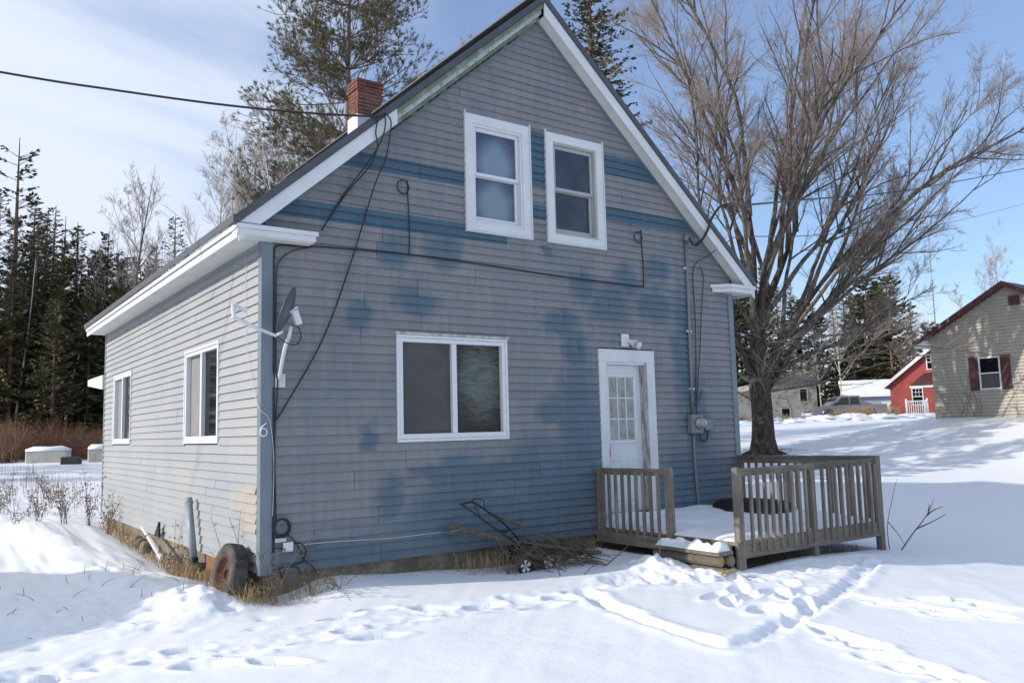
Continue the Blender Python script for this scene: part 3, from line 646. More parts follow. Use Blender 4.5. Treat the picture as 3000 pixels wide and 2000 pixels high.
M_dk1 = mat('dusty_dark_pane', (.045, .050, .062), .12, var=.5, scale=3, spec=.6)
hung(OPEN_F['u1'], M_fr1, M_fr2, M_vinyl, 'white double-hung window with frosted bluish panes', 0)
M_tan = mat('tan_storm_frame', (.40, .41, .40), .5, var=.1)
hung(OPEN_F['u2'], M_dk1, M_dk1, M_tan, 'white trimmed double-hung window with dark panes and tan sash', 0)
# ---- door
dr = thing_part('door', house, 'white panelled door with nine-pane light and wide trim')
a0, a1, z0, z1 = OPEN_F['door']
cs = MB(); 
for (p, q, r_, s_) in ((a0, a1, z1 - .185, z1), (a0, a0 + .133, z0, z1 - .186), (a1 - .157, a1, z0, z1 - .186)):
    b = bxm(PF, p, q, r_, s_, -.02, .036); cs.add(b.v, b.f)
cs.build('casing', M_white, dr, bevel=.003)
d0, d1, e0, e1 = a0 + .134, a1 - .158, z0 + .05, z1 - .187
bxm(PF, d1 - .045, d1, e0, e1, -.16, .02).build('jamb', M_bare, dr)
bxm(PF, d0, d0 + .02, e0, e1, -.16, .02).build('jamb', M_vinyl, dr)
bxm(PF, d0 + .021, d1 - .046, e1 - .03, e1, -.16, .02).build('head_jamb', M_vinyl, dr)
s0, s1, t0, t1 = d0 + .023, d1 - .048, e0 + .02, e1 - .033
bxm(PF, s0, s1, t0, t1, -.13, -.085).build('door_slab', M_vinyl, dr)
lx0, lx1, lz0, lz1 = s0 + .06, s1 - .10, t0 + .96, t1 - .13
rect_frame(PF, lx0, lx1, lz0, lz1, .045, -.085, -.066).build('light_frame', M_vinyl, dr, bevel=.004)
gx0, gx1, g0, g1 = lx0 + .046, lx1 - .046, lz0 + .046, lz1 - .046
M_curt = mat('pane_over_curtain', (.36, .37, .36), .12, col2=(.17, .18, .175), scale=5, stretch=(2, 1, 1))
for i in range(3):
    for j in range(3):
        cw, chh = (gx1 - gx0) / 3, (g1 - g0) / 3
        bxm(PF, gx0 + i * cw + .009, gx0 + (i + 1) * cw - .009, g0 + j * chh + .009, g0 + (j + 1) * chh - .009, -.084, -.08).build('pane', M_curt, dr)
for i in (1, 2):
    x = gx0 + i * (gx1 - gx0) / 3; bxm(PF, x - .009, x + .009, g0, g1, -.085, -.069).build('muntin', M_vinyl, dr)
    zz_ = g0 + i * (g1 - g0) / 3; bxm(PF, gx0, gx1, zz_ - .009, zz_ + .009, -.085, -.0705).build('muntin', M_vinyl, dr)
pw = (s1 - s0)
for i in range(2):
    for (k0, k1) in ((t0 + .15, t0 + .72),):
        x0 = s0 + .09 + i * (pw - .09) / 2; rect_frame(PF, x0, x0 + pw / 2 - .13, k0, k1, .018, -.085, -.077).build('panel_moulding', M_vinyl, dr, bevel=.004)
MB().lathe([(0.0, .075), (.022, .072), (.03, .05), (.022, .03), (.012, .018), (.03, .008), (.03, 0)], (s0 + .055, .085, t0 + .93), (0, -1, 0), 16).build('knob', M_galv, dr, smooth=True)
MB().box(s0 + .035, s0 + .075, .045, .055, t0 + .76, t0 + .885).build('hang_tag', M_pink, dr)
bxm(PF, a0 + .06, a1 - .02, z0 - .01, z0 + .03, -.12, .06).build('threshold', M_galv, dr)
bxm(PF, a0 + .02, a1 - .02, z0 - .05, z0 - .012, -.02, .03).build('sill_board', M_bare, dr)
# ---- chimney: individual bricks round a mortar core
chx0, chx1, chy0, chy1 = 3.52, 4.02, 5.10, 5.52
ch = thing_part('chimney', house, 'red brick chimney with white flashing at its foot')
MB().box(chx0 + .012, chx1 - .012, chy0 + .012, chy1 - .012, 6.6, 8.225).build('mortar_core', M_mortar, ch)
zb = 7.46
def brick_mesh(lx, ly):
    k = ('b', round(lx, 3), round(ly, 3))
    if k not in MESH:
        m_ = MB().box(0, lx, 0, ly, 0, .057); me_ = bpy.data.meshes.new('brick'); me_.from_pydata(m_.v, [], m_.f); me_.materials.append(M_brick); MESH[k] = me_
    return MESH[k]
MESH = {}
def brick(x, y, z, lx, ly):
    o = bpy.data.objects.new('brick', brick_mesh(lx, ly)); COL.objects.link(o); o.parent = ch
    og = origin(ch); o.location = (x - og.x, y - og.y, z - og.z); return o
for c_ in range(10):
    z = 7.52 + c_ * .072; grow_ = .022 if c_ in (7, 8, 9) else .0
    X0, X1, Yq0, Yq1 = chx0 - grow_, chx1 + grow_, chy0 - grow_, chy1 + grow_; J = lambda: rj.uniform(-.004, .004)
    wx = X1 - X0; wy = Yq1 - Yq0; t = .095
    for (ya) in (Yq0, Yq1 - t):           # runs along x
        if c_ % 2 == 0:
            l = (wx - .02) / 2.5
            for (u, ln) in ((0, l), (l + .01, l), (2 * l + .02, l / 2)): brick(X0 + u, ya + J(), z, ln, t)
        else:
            l = (wx - .02) / 2.5
            for (u, ln) in ((0, l / 2), (l / 2 + .01, l), (1.5 * l + .02, l)): brick(X0 + u, ya + J(), z, ln, t)
    inner = wy - 2 * t - .02
    for xa in (X0, X1 - t): brick(xa + J(), Yq0 + t + .01, z, t, inner)
rect = [(chx0 - .015, chy0 - .015), (chx1 + .015, chy0 - .015), (chx1 + .015, chy1 + .015), (chx0 - .015, chy1 + .015)]
MB().prism([(x, y, 6.9) for x, y in rect], (0, 0, .615)).build('flashing', M_white, ch)
MB().box(chx0 + .06, chx1 - .06, chy0 + .06, chy1 - .06, 8.23, 8.255).build('crown_mortar', M_mortar, ch)
# ---- rear entry hood seen past the back corner
hd = MB(); hd.prism([(-.06, LN + .03, 2.78), (-.06, LN + 1.85, 2.79), (-.06, LN + 1.85, 2.66), (-.06, LN + .03, 2.49)], (1.5, 0, 0)); hd.build('rear_entry_hood', M_white, house)
# ------------------------------------------------------------------ deck
DX0, DX1, DY = 4.72, 7.74, -2.42
deck = thing('wooden_deck', 'weathered grey wooden deck with baluster railing at the front door', 'deck', (6.2, -1.2, -.25))
mb_n = 0
y = -.035
while y > DY + .02:
    MB().box(DX0 - .01, DX1 + .01, y - .138, y, .055 , .093).build('deck_board', M_woodh, deck); y -= .143
for (a, b) in (((DX0 - .0, DY - .019, -.005), (DX1, DY - .019, -.005)),): MB().beam(a, b, .038, .185).build('rim_joist', M_woodh, deck, bevel=.004)
MB().box(DX0 - .04, DX0 - .002, DY + .05, -.03, -.10, .05).build('rim_joist', M_woodh, deck, bevel=.004)
MB().box(DX1 + .002, DX1 + .04, DY, -.03, -.10, .05).build('rim_joist', M_woodh, deck, bevel=.004)
for k in range(5): MB().box(DX0 + .5 + k * .5, DX0 + .538 + k * .5, DY + .04, -.03, -.11, .05).build('joist', M_woodh, deck)
def post(x, y, z0, z1, w=.089, cap=True):
    h = w / 2; mb = MB()
    mb.box(x - h, x + h, y - h, y + h, z0, z1 - .02)
    c = .016; mb.hexa([(x - h, y - h, z1 - .02), (x + h, y - h, z1 - .02), (x + h, y + h, z1 - .02), (x - h, y + h, z1 - .02), (x - h + c, y - h + c, z1), (x + h - c, y - h + c, z1), (x + h - c, y + h - c, z1), (x - h + c, y + h - c, z1)])
    return mb.build('post', M_woodv, deck, bevel=.004)
yf = DY + .045
post(4.80, DY - .0, -.45, .95); post(6.27, DY + .047, -.45, .945); post(7.70, DY - .0, -.45, .965)
MB().box(4.72, 4.76, DY - .04, DY + .0, -.45, -.10).build('post', M_woodv, deck)
post(4.74, -1.385, -.02, .925); post(4.74, -.085, -.05, .90); post(7.74, -.07, -.2, .93)
for (bx_, by_, zl) in ((4.80, DY - .0465, (.55, .10)), (4.74, -1.432, (.30, .12)), (6.27, DY + .0, (.02,))):
    for zz_ in zl:
        for sx_ in (-.018, .02): MB().lathe([(0, .006), (.008, .005), (.010, 0)], (bx_ + sx_, by_, zz_ + sx_), (0, -1, 0), 8).build('bolt', M_rust, deck)
# rails
def rail(a, b, w=.038, h=.089): return MB().beam(a, b, w, h).build('rail', M_woodh, deck, bevel=.004)
rail((4.845, DY + .02, .885), (6.23, DY + .02, .89)); rail((6.315, DY + .02, .895), (7.66, DY + .02, .90))
rail((4.735, -1.34, .865), (4.735, -.13, .855)); rail((7.735, DY + .05, .90), (7.735, -.12, .885))
MB().beam((7.755, DY, .958), (7.755, -.05, .94), .12, .03).build('cap_rail', M_woodh, deck)
def baluster(x, y, z0, z1):
    h = .019; return MB().hexa([(x - h, y - h, z0), (x + h, y - h, z0), (x + h, y + h, z0), (x - h, y + h, z0), (x - h + rj.uniform(-.006, .006), y - h, z1), (x + h, y - h, z1), (x + h, y + h, z1), (x - h, y + h, z1)]).build('baluster', M_woodv, deck, bevel=.004)
for k in range(10): baluster(4.985 + k * .132, DY - .042 + .002 + .0 + .0, -.035 + rj.uniform(-.012, .01), .86 + rj.uniform(-.006, .012))
for k in range(10): baluster(6.40 + k * .134, DY - .040, -.035 + rj.uniform(-.012, .01), .875 + rj.uniform(-.006, .012))
for k in range(9): baluster(4.70 - .004, -1.23 + k * .132, -.06 + rj.uniform(-.02, .01), .86 + rj.uniform(-.006, .01))
for k in range(15): baluster(7.775, DY + .18 + k * .145, -.03, .87)
# front rails stand behind the balusters: move the rails' line is the deck edge
# snow lying on the deck
def sheet(name, x0, x1, y0, y1, nx_, ny_, fz, mat_, label, skirt):
    X = np.linspace(x0, x1, nx_); Y = np.linspace(y0, y1, ny_); gx_, gy_ = np.meshgrid(X, Y); z_ = fz(gx_, gy_)
    ed = np.minimum(np.minimum(gx_ - x0, x1 - gx_), np.minimum(gy_ - y0, y1 - gy_)); z_ = np.where(ed < 1e-6, skirt, z_)
    v = [tuple(p) for p in np.stack([gx_, gy_, z_], -1).reshape(-1, 3)]
    f = [(j * nx_ + i, j * nx_ + i + 1, (j + 1) * nx_ + i + 1, (j + 1) * nx_ + i) for j in range(ny_ - 1) for i in range(nx_ - 1)]
    mb = MB(); mb.v = v; mb.f = f
    return top(mb, name, mat_, label, None, kind='stuff', smooth=True)
def deck_snow_z(x, y):
    t = (y - DY) / (-DY); b = .145 + .10 * np.clip(t, 0, 1) ** 1.6 + .05 * vnoise(x * 2.1, y * 2.1, 31) + .03 * vnoise(x * 7, y * 7, 32)
    edge = np.clip((x - DX0) / .25, 0, 1); b = .098 + (b - .098) * edge ** .6
    edge = np.clip((y - DY) / .12, 0, 1); b = .098 + (b - .098) * edge ** .6
    return b
sheet('deck_snow', DX0 + .02, DX1 - .03, DY + .03, -.025, 70, 60, deck_snow_z, M_snow, 'uneven snow lying on the deck boards', .094)
# step beside the deck
st = thing('wooden_step', 'low wooden step of landscape timbers half buried beside the deck', 'step', (4.55, -1.9, -.3))
MB().box(4.40, 4.54, -2.44, -1.36, -.035, .008).build('tread', M_woodh, st, bevel=.005)
MB().box(4.545, 4.675, -2.42, -1.40, -.035, .008).build('tread', M_woodh, st, bevel=.005)
MB().tube([(4.47, -2.40, -.10), (4.47, -1.38, -.10)], .062, 10).build('timber', M_woodh, st)
MB().tube([(4.60, -2.45, -.10), (4.60, -1.40, -.10)], .062, 10).build('timber', M_woodh, st)
MB().tube([(4.50, -2.44, -.225), (4.50, -1.40, -.225)], .062, 10).build('timber', M_woodh, st)
MB().tube([(4.63, -2.44, -.225), (4.63, -1.40, -.225)], .062, 10).build('timber', M_woodh, st)
MB().lathe([(0, .004), (.060, .003), (.060, 0)], (4.47, -2.402, -.10), (0, -1, 0), 12).build('sawn_end', M_cut, st)
MB().box(4.23, 4.50, -2.62, -2.56, -.185, -.16).build('buried_board', M_cut, st)
def step_snow_z(x, y):
    return .012 + np.clip(.055 + .09 * vnoise(x * 8, y * 8, 41) + .06 * vnoise(x * 17, y * 17, 42), .002, .2) * np.clip((x - 4.41) / .1, 0, 1) * np.clip((4.66 - x) / .06, 0, 1) ** .5
sheet('step_snow', 4.41, 4.67, -2.40, -1.42, 22, 60, step_snow_z, M_snow, 'crumbly snow left on the low wooden step', .009)
# black flat tub lying at the back of the deck
tb = MB(); zz0 = .26
prof = []
for k in range(20):
    t = 2 * math.pi * k / 20; ex_ = math.copysign(abs(math.cos(t)) ** .6, math.cos(t)); ey_ = math.copysign(abs(math.sin(t)) ** .6, math.sin(t)); prof.append((ex_, ey_))
rings = [(1.0, .0), (1.0, .05), (.94, .11), (.80, .15), (.4, .16)]
cxt, cyt = 7.18, -.72
va = []
for (s_, h_) in rings:
    for (ex_, ey_) in prof: va.append((cxt + .42 * ex_ * s_, cyt + .60 * ey_ * s_, zz0 - .09 + h_))
n = len(prof); fa = [(i * n + k, i * n + (k + 1) % n, (i + 1) * n + (k + 1) % n, (i + 1) * n + k) for i in range(len(rings) - 1) for k in range(n)] + [tuple(range((len(rings) - 1) * n, len(rings) * n))]
tb.add(va, fa); top(tb, 'black_tub', M_black, 'low black plastic tub upside down on the snowy deck by the wall', 'tub', smooth=True)
# ------------------------------------------------------------------ satellite dish
sdsh = thing('satellite_dish', 'grey satellite dish on bent white mast at the house corner', 'satellite dish', (.16, -.02, 2.0))
nrm = Vector((-.80, .45, .36)).normalized(); cen = Vector((.16, -.36, 2.785))
e1 = Vector((0, 0, 1)); e1 = (e1 - nrm * e1.dot(nrm)).normalized(); e2 = nrm.cross(e1)
mb = MB(); ringv = []
NR, NA = 7, 36
for side, off in ((1, 0.0), (-1, -.007)):
    for i in range(NR + 1):
        q = i / NR
        for k in range(NA):
            t = 2 * math.pi * k / NA
            ringv.append(cen + e1 * (.26 * q * math.cos(t)) + e2 * (.24 * q * math.sin(t)) + nrm * (.055 * q * q - .02 + off))
fa = []
for sd_ in (0, 1):
    o_ = sd_ * (NR + 1) * NA
    for i in range(NR):
        for k in range(NA):
            q = (o_ + i * NA + k, o_ + i * NA + (k + 1) % NA, o_ + (i + 1) * NA + (k + 1) % NA, o_ + (i + 1) * NA + k); fa.append(q if sd_ else q[::-1])
for k in range(NA):
    a_ = NR * NA + k; b_ = NR * NA + (k + 1) % NA; o_ = (NR + 1) * NA; fa.append((a_, b_, o_ + b_, o_ + a_))
mb.add(ringv, fa); mb.build('reflector', M_dishgrey, sdsh, smooth=True)
MB().tube(spline([(.17, -.05, 2.07), (.15, -.12, 2.12), (.15, -.26, 2.38), (.17, -.33, 2.50), (.185, -.345, 2.62)], 5), .021, 10).build('mast', M_galv, sdsh, smooth=True)
MB().box(.10, .24, -.045, -.024, 1.98, 2.13).build('wall_bracket', M_galv, sdsh, bevel=.004)
br = cen - nrm * .055
MB().beam(br + Vector((0, 0, .02)), br + Vector((.055, -.0, -.13)), .07, .07).build('rear_bracket', M_white, sdsh, bevel=.006)
MB().beam(cen - nrm * .02 - e1 * .02, cen - nrm * .075 + e1 * .07, .09, .012).build('rear_plate', M_white, sdsh)
a_ = cen - e1 * .27 + nrm * .0
armp = [a_ - nrm * .02 + e1 * .04, a_ - e1 * .03 + nrm * .03, Vector((-.22, -.42, 2.575)), Vector((-.37, -.43, 2.635)), Vector((-.45, -.435, 2.67)), Vector((-.455, -.435, 2.80))]
MB().tube(armp, [.016, .017, .017, .021, .023, .02], 8).build('feed_arm', M_white, sdsh)
MB().lathe([(0, 0), (.034, 0), (.034, .03), (.018, .045), (.018, .09), (.034, .105), (.036, .125), (0, .127)], (-.44, -.432, 2.775), (.97, .2, -.12), 14).build('feed_horn', M_white, sdsh, smooth=True)
MB().tube(spline([armp[1], (.13, -.39, 2.43), (.23, -.38, 2.42), (.29, -.37, 2.50), (.27, -.36, 2.60), (.21, -.35, 2.63)], 6), .006, 6).build('feed_cable', M_cable, sdsh)
# ------------------------------------------------------------------ service meter
em = thing('electric_meter', 'grey electric meter box with round glass on the shaded wall', 'electric meter', (6.8, -.05, 1.3))
MB().box(6.60, 6.86, -.13, -.025, 1.33, 1.62).build('meter_box', M_meter, em, bevel=.01)
MB().lathe([(0, .12), (.055, .115), (.073, .09), (.078, .0), (.09, 0), (.09, -.01)], (6.76, -.13, 1.485), (0, -1, 0), 24).build('meter_glass', M_clear, em, smooth=True)
MB().lathe([(.055, .002), (.0, .004)], (6.76, -.225, 1.485), (0, -1, 0), 16).build('dial', M_vinyl, em)
MB().box(6.93, 7.13, -.10, -.025, 1.37, 1.55).build('junction_box', M_meter, em, bevel=.008)
MB().tube([(6.71, -.05, 1.62), (6.72, -.045, 2.6), (6.74, -.045, 3.4), (6.745, -.05, 4.36)], .024, 10).build('conduit', M_meter, em, smooth=True)
MB().lathe([(0, .10), (.04, .085), (.055, .03), (.045, 0)], (6.745, -.06, 4.36), (0, -.3, 1), 12).build('weather_head', M_meter, em, smooth=True)
for zz_ in (2.0, 2.9, 3.9): MB().box(6.68, 6.78, -.05, -.022, zz_, zz_ + .035).build('strap', M_galv, em)
MB().tube(spline([(6.70, -.06, 1.33), (6.70, -.05, 1.0), (6.72, -.045, .7), (6.74, -.05, .3), (6.74, -.06, .15)], 5), .021, 8).build('lower_conduit', M_meter, em, smooth=True)
MB().tube(spline([(6.82, -.07, 1.33), (6.83, -.08, 1.24), (6.92, -.08, 1.20), (7.0, -.07, 1.27), (7.0, -.07, 1.37)], 5), .012, 6).build('jumper_cable', M_cable, em)
# floodlight over the door
fl = thing('floodlight', 'white twin floodlight mounted above the front door', 'light', (5.38, -.03, 2.62))
MB().box(5.28, 5.42, -.065, -.02, 2.62, 2.81).build('back_plate', M_white, fl, bevel=.01)
for (dx_, dz_, dirv) in ((.07, -.03, (.25, -.85, -.45)), (.15, -.06, (.80, -.45, -.35))):
    p = Vector((5.36 + dx_, -.10, 2.72 + dz_)); dv = Vector(dirv).normalized()
    MB().tube([(5.35, -.06, 2.73), p - dv * .03], .014, 8).build('knuckle', M_white, fl)
    MB().lathe([(0, -.05), (.03, -.045), (.04, .0), (.058, .06), (.062, .075), (.055, .07)], p, dv, 18).build('lamp_holder', M_white, fl, smooth=True)
    MB().lathe([(.055, .07), (.035, .078), (0, .08)], p, dv, 18).build('lamp_lens', M_clear, fl, smooth=True)
# house number
nm = MB(); th = []
for k in range(25):
    t = 2 * math.pi * k / 24; th.append((.0 + .036 * math.cos(t), -.042, 1.495 + .042 * math.sin(t)))
nm.tube(th, .008, 6)
nm.tube(spline([(-.035, -.042, 1.50), (-.026, -.042, 1.54), (.0, -.042, 1.572), (.032, -.042, 1.595)], 4), .008, 6)
top(nm, 'house_number', M_vinyl, 'white number 6 on the corner board', 'house number')
# ------------------------------------------------------------------ cables and wires
def cable(name, pts, r_, label, m=M_cable, k=6, cat='cable', group=None, n=5):
    return top(MB().tube(spline(pts, k), r_, n), name, m, label, cat, group, smooth=True)
cable('service_cable', [(-34, 20, 13.5), (-12, 7.0, 7.6), (-5.6, 3.35, 6.2), (-2.45, 1.66, 5.60), (-1.42, 1.13, 5.44), (-.36, .58, 5.30), (.52, .11, 5.22), (1.18, -.26, 5.19), (1.32, -.28, 5.22)], .014, 'thick black overhead cable running to the white rake board', k=10)
cable('drop_cable', [(1.35, -.28, 5.26), (1.42, -.27, 5.23), (1.455, -.26, 5.12), (1.40, -.22, 4.72), (1.30, -.12, 4.40), (.99, -.05, 3.36), (.67, -.05, 2.53), (.27, -.045, 1.83), (.12, -.04, 1.6)], .009, 'long black cable slanting down past the satellite dish')
cable('twin_cable', [(1.35, -.28, 5.26), (1.28, -.27, 5.16), (1.25, -.26, 5.0), (1.28, -.24, 4.84), (1.22, -.16, 4.62), (.97, -.06, 4.28), (.66, -.05, 3.80)], .009, 'black cable looping down from the white rake board to the eave return', group=None)
cable('twin_cable', [(1.35, -.28, 5.26), (1.375, -.27, 5.14), (1.33, -.25, 4.93), (1.20, -.15, 4.66), (.92, -.06, 4.24), (.66, -.05, 3.79)], .009, 'second black cable beside the loop under the rake board')
cable('wall_cable', [(.115, -.045, .2), (.115, -.045, 1.2), (.11, -.05, 2.0), (.105, -.04, 2.9), (.105, -.04, 3.42), (.14, -.04, 3.555), (.35, -.04, 3.575), (.67, -.04, 3.60), (1.77, -.035, 3.63), (2.83, -.035, 3.61), (4.28, -.035, 3.565), (5.79, -.035, 3.55)], .010, 'black cable stapled across the wall and down the corner')
cable('corner_cable', [(.55, -.045, 3.585), (.33, -.045, 3.52), (.18, -.045, 3.40), (.13, -.045, 3.2), (.13, -.05, 2.2), (.15, -.05, 2.02), (.12, -.05, 1.4), (.14, -.05, .5)], .007, 'thin black cable curving into the corner under the eave return')
def ringcable(x, z0, z1, zr, label):
    pts = [(x + .01 * math.sin(k), -.035, z1 + (z0 - z1) * k / 5) for k in range(6)]
    mb = MB().tube(spline(pts, 3), .008, 5)
    mb.tube([(x - .075 + .08 * math.cos(t), -.04, zr + .085 * math.sin(t)) for t in np.linspace(0, 2 * math.pi, 21)], .008, 5)
    return top(mb, 'coiled_cable', M_cable, label, 'cable', smooth=True)
ringcable(1.80, 4.56, 3.645, 4.47, 'black cable end with a small coil left of the upper windows')
ringcable(5.79, 4.42, 3.555, 4.30, 'black cable end with a small coil below the dark upper window')
cable('service_drop', [(39.97, 8.27, 13.4), (26, 6.6, 9.8), (15.0, 3.3, 7.05), (9.5, .85, 5.55), (7.62, -.28, 5.02), (7.30, -.32, 4.93), (7.10, -.30, 4.72), (7.02, -.25, 4.50), (6.98, -.14, 4.35), (6.90, -.10, 4.30)], .021, 'heavy black service drop swooping from the rake to the weather head', k=8)
cable('service_leads', [(6.96, -.12, 4.36), (6.90, -.14, 4.28), (6.80, -.14, 4.30), (6.74, -.13, 4.40)], .016, 'spliced black leads at the weather head', k=5)
cable('phone_wire', [(40.0, 8.45, 11.7), (24.8, 5.0, 8.0), (12, 1.0, 5.3), (8.0, -.28, 4.52), (7.9, -.3, 4.36), (7.78, -.28, 4.32), (7.70, -.26, 4.48), (7.55, -.22, 4.40), (7.2, -.10, 4.16), (6.90, -.045, 3.94), (6.88, -.045, 3.3), (6.86, -.045, 2.65), (6.80, -.05, 1.9), (6.79, -.06, 1.62)], .008, 'thin black phone wire running down beside the conduit', k=6)
cable('slack_wire', [(7.04, -.045, 3.98), (7.11, -.05, 3.80), (7.02, -.05, 3.2), (6.95, -.05, 2.66), (6.80, -.06, 1.85), (6.72, -.07, 1.78), (6.80, -.08, 1.80), (6.92, -.07, 2.0)], .007, 'slack black wire hanging right of the phone wire', k=6)
cable('white_wire', [(.40, -.035, .27), (.9, -.035, .26), (1.5, -.035, .235), (2.0, -.035, .24), (2.5, -.035, .24)], .004, 'thin white wire lying along the lowest clapboards', m=M_cablew)
cable('thin_wire', [(-.02, .55, 3.6), (-.035, .5, 3.0), (-.045, .40, 2.4), (-.04, .2, 2.0), (-.05, -.04, 1.75), (.06, -.05, 1.62), (.11, -.05, 1.2), (.10, -.05, .6)], .0035, 'fine white wire hanging down the sunlit corner', m=M_cablew)
cc = thing('cable_coil', 'black cable coil and splitter boxes low on the corner', 'cable', (.2, -.04, .0))
cm = MB()
for q in range(4): cm.tube([(.20 + (.075 + .006 * q) * math.cos(t), -.05 - .008 * q, .47 + (.085 + .005 * q) * math.sin(t)) for t in np.linspace(0, 2 * math.pi, 21)], .008, 5)
cm.build('coil', M_cable, cc)
MB().box(.13, .25, -.05, -.022, .32, .36).build('splitter', M_galv, cc)
for k in range(4): MB().tube([(.145 + k * .03, -.05, .36), (.15 + k * .03, -.055, .40)], .007, 6).build('connector', M_black, cc)
MB().box(.22, .33, -.06, -.022, .21, .31).build('ground_block', M_vinyl, cc, bevel=.006)
for k, pts in enumerate([[(.12, -.04, .26), (.2, -.05, .25), (.24, -.06, .24)], [(.33, -.05, .29), (.42, -.05, .28), (.47, -.05, .2), (.43, -.05, .09), (.3, -.05, .06)], [(.12, -.05, .03), (.2, -.06, .05), (.36, -.06, .04), (.40, -.07, -.02)], [(.24, -.05, .41), (.36, -.05, .30), (.44, -.06, .12), (.52, -.06, .05), (.6, -.08, -.06)], [(.18, -.05, .04), (.20, -.06, -.06), (.23, -.06, .04)]]):
    MB().tube(spline(pts, 5), .007, 5).build('pigtail', M_cable, cc)
# ------------------------------------------------------------------ beside the left wall
vp = thing('vent_pipe', 'upright blue-grey plastic pipe standing against the sunlit wall', 'pipe', (-.12, 2.3, -.15))
MB().tube([(-.11, 2.24, -.10), (-.12, 2.50, .62)], .045, 14).build('pipe', M_pvc, vp, smooth=True)
MB().tube([(-.115, 2.50, .60), (-.12, 2.53, .67)], .052, 14).build('coupling', M_pvc, vp, smooth=True)
MB().tube(spline([(-.11, 2.25, -.06), (-.11, 2.22, -.15), (-.05, 2.15, -.17), (.06, 2.1, -.16)], 4), .055, 12).build('elbow', M_black, vp, smooth=True)
wr = MB().beam((-.20, 4.90, .14), (-.27, 3.30, -.16), .035, .05); top(wr, 'fallen_downspout', M_white, 'white metal downspout fallen against the foundation', 'downspout')
MB_t = MB().prism([(-.07, 4.55, .02), (-.07, 4.25, .02), (-.07, 4.28, .24)], (-.03, 0, 0)); top(MB_t, 'black_bracket', M_black, 'small black triangular bracket behind the fallen downspout', 'bracket')
rk = MB()
for k in range(3):
    rs = random.Random(k); c0 = Vector((-.10 - .03 * k, 5.7 - .45 * k, -.16)); pr = [(0, -.1), (.07, -.08), (.11, .0), (.09, .05), (.035, .08), (0, .085)]
    m_ = MB().lathe([(a * rs.uniform(.8, 1.2), b) for a, b in pr], c0, (rs.uniform(-.2, .2), .1, 1), 9)
    top(m_, 'stone', M_concrete, ['rounded stone under the weeds by the foundation', 'second stone beside the fallen downspout', 'small stone against the foundation boards'][k], 'stone', smooth=False)
# tyre
ty = thing('discarded_wheel', 'old tyre with rusty rim leaning at the house corner', 'tyre', (-.25, .42, -.28))
tc_ = Vector((-.22, .40, -.03)); ax = Vector((-.97, -.06, .20)).normalized()
MB().lathe([(.205, -.075), (.225, -.092), (.27, -.098), (.305, -.085), (.325, -.06), (.328, 0), (.325, .06), (.305, .085), (.27, .098), (.225, .092), (.205, .075)], tc_, ax, 48).build('tyre_rubber', M_tyre, ty, smooth=True)
MB().lathe([(.21, -.07), (.20, -.075), (.188, -.05), (.18, .0), (.186, .05), (.20, .078), (.212, .08), (.212, .086), (.195, .086), (.176, .06), (.16, .02), (.12, .012), (.10, .035), (.075, .045), (.055, .03), (.052, -.02), (.0, -.02)], tc_, ax, 40).build('rim', M_rust, ty, smooth=True)
for k in range(5):
    t = 2 * math.pi * k / 5; e = Vector((0, 1, 0)); e = (e - ax * e.dot(ax)).normalized(); g_ = ax.cross(e)
    MB().tube([tc_ + (e * math.cos(t) + g_ * math.sin(t)) * .086 + ax * .03, tc_ + (e * math.cos(t) + g_ * math.sin(t)) * .086 + ax * .052], .010, 6).build('lug_hole', M_black, ty)
mb = MB()
for k in range(60):
    t = 2 * math.pi * k / 60; e = Vector((0, 1, 0)); e = (e - ax * e.dot(ax)).normalized(); g_ = ax.cross(e); d_ = e * math.cos(t) + g_ * math.sin(t)
    for s_ in (-1, 1): mb.beam(tc_ + d_ * .329 + ax * (.008 * s_), tc_ + d_ * .325 + ax * (.07 * s_), .018, .008, up=d_)
mb.build('tread', M_tyre, ty)
# ------------------------------------------------------------------ push mower in the debris
mw = thing('push_mower', 'black push mower half buried in brush by the wall', 'mower', (3.1, -.5, -.25))
hA = [(3.02, -.60, .02), (2.62, -.58, .29), (2.20, -.56, .585)]; hB = [(3.18, -.30, .06), (2.95, -.28, .30), (2.62, -.27, .52)]
MB().tube(spline([hA[0], hA[1], hA[2], (2.19, -.52, .60), (2.40, -.34, .60), (2.56, -.27, .565), hB[1], hB[0]], 5), .013, 8).build('handle', M_mowblk, mw, smooth=True)
MB().tube(spline([(2.42, -.57, .44), (2.36, -.55, .56), (2.36, -.5, .64), (2.55, -.32, .63), (2.66, -.27, .60), (2.68, -.27, .49)], 4), .006, 6).build('bail', M_mowblk, mw, smooth=True)
MB().tube(spline([(2.66, -.58, .27), (2.80, -.5, .23), (2.98, -.35, .22)], 4), .011, 6).build('cross_bar', M_mowblk, mw)
dkp = MB(); dkp.lathe([(.0, .10), (.16, .095), (.235, .06), (.25, -.04), (.255, -.05), (.24, -.05)], (3.12, -.46, -.10), (0.25, 0, 1), 20); dkp.build('mower_deck', M_mowblk, mw, smooth=True)
MB().lathe([(0, .14), (.07, .13), (.09, .08), (.09, 0)], (3.12, -.46, -.03), (0.25, 0, 1), 14).build('engine', M_mowblk, mw, smooth=True)
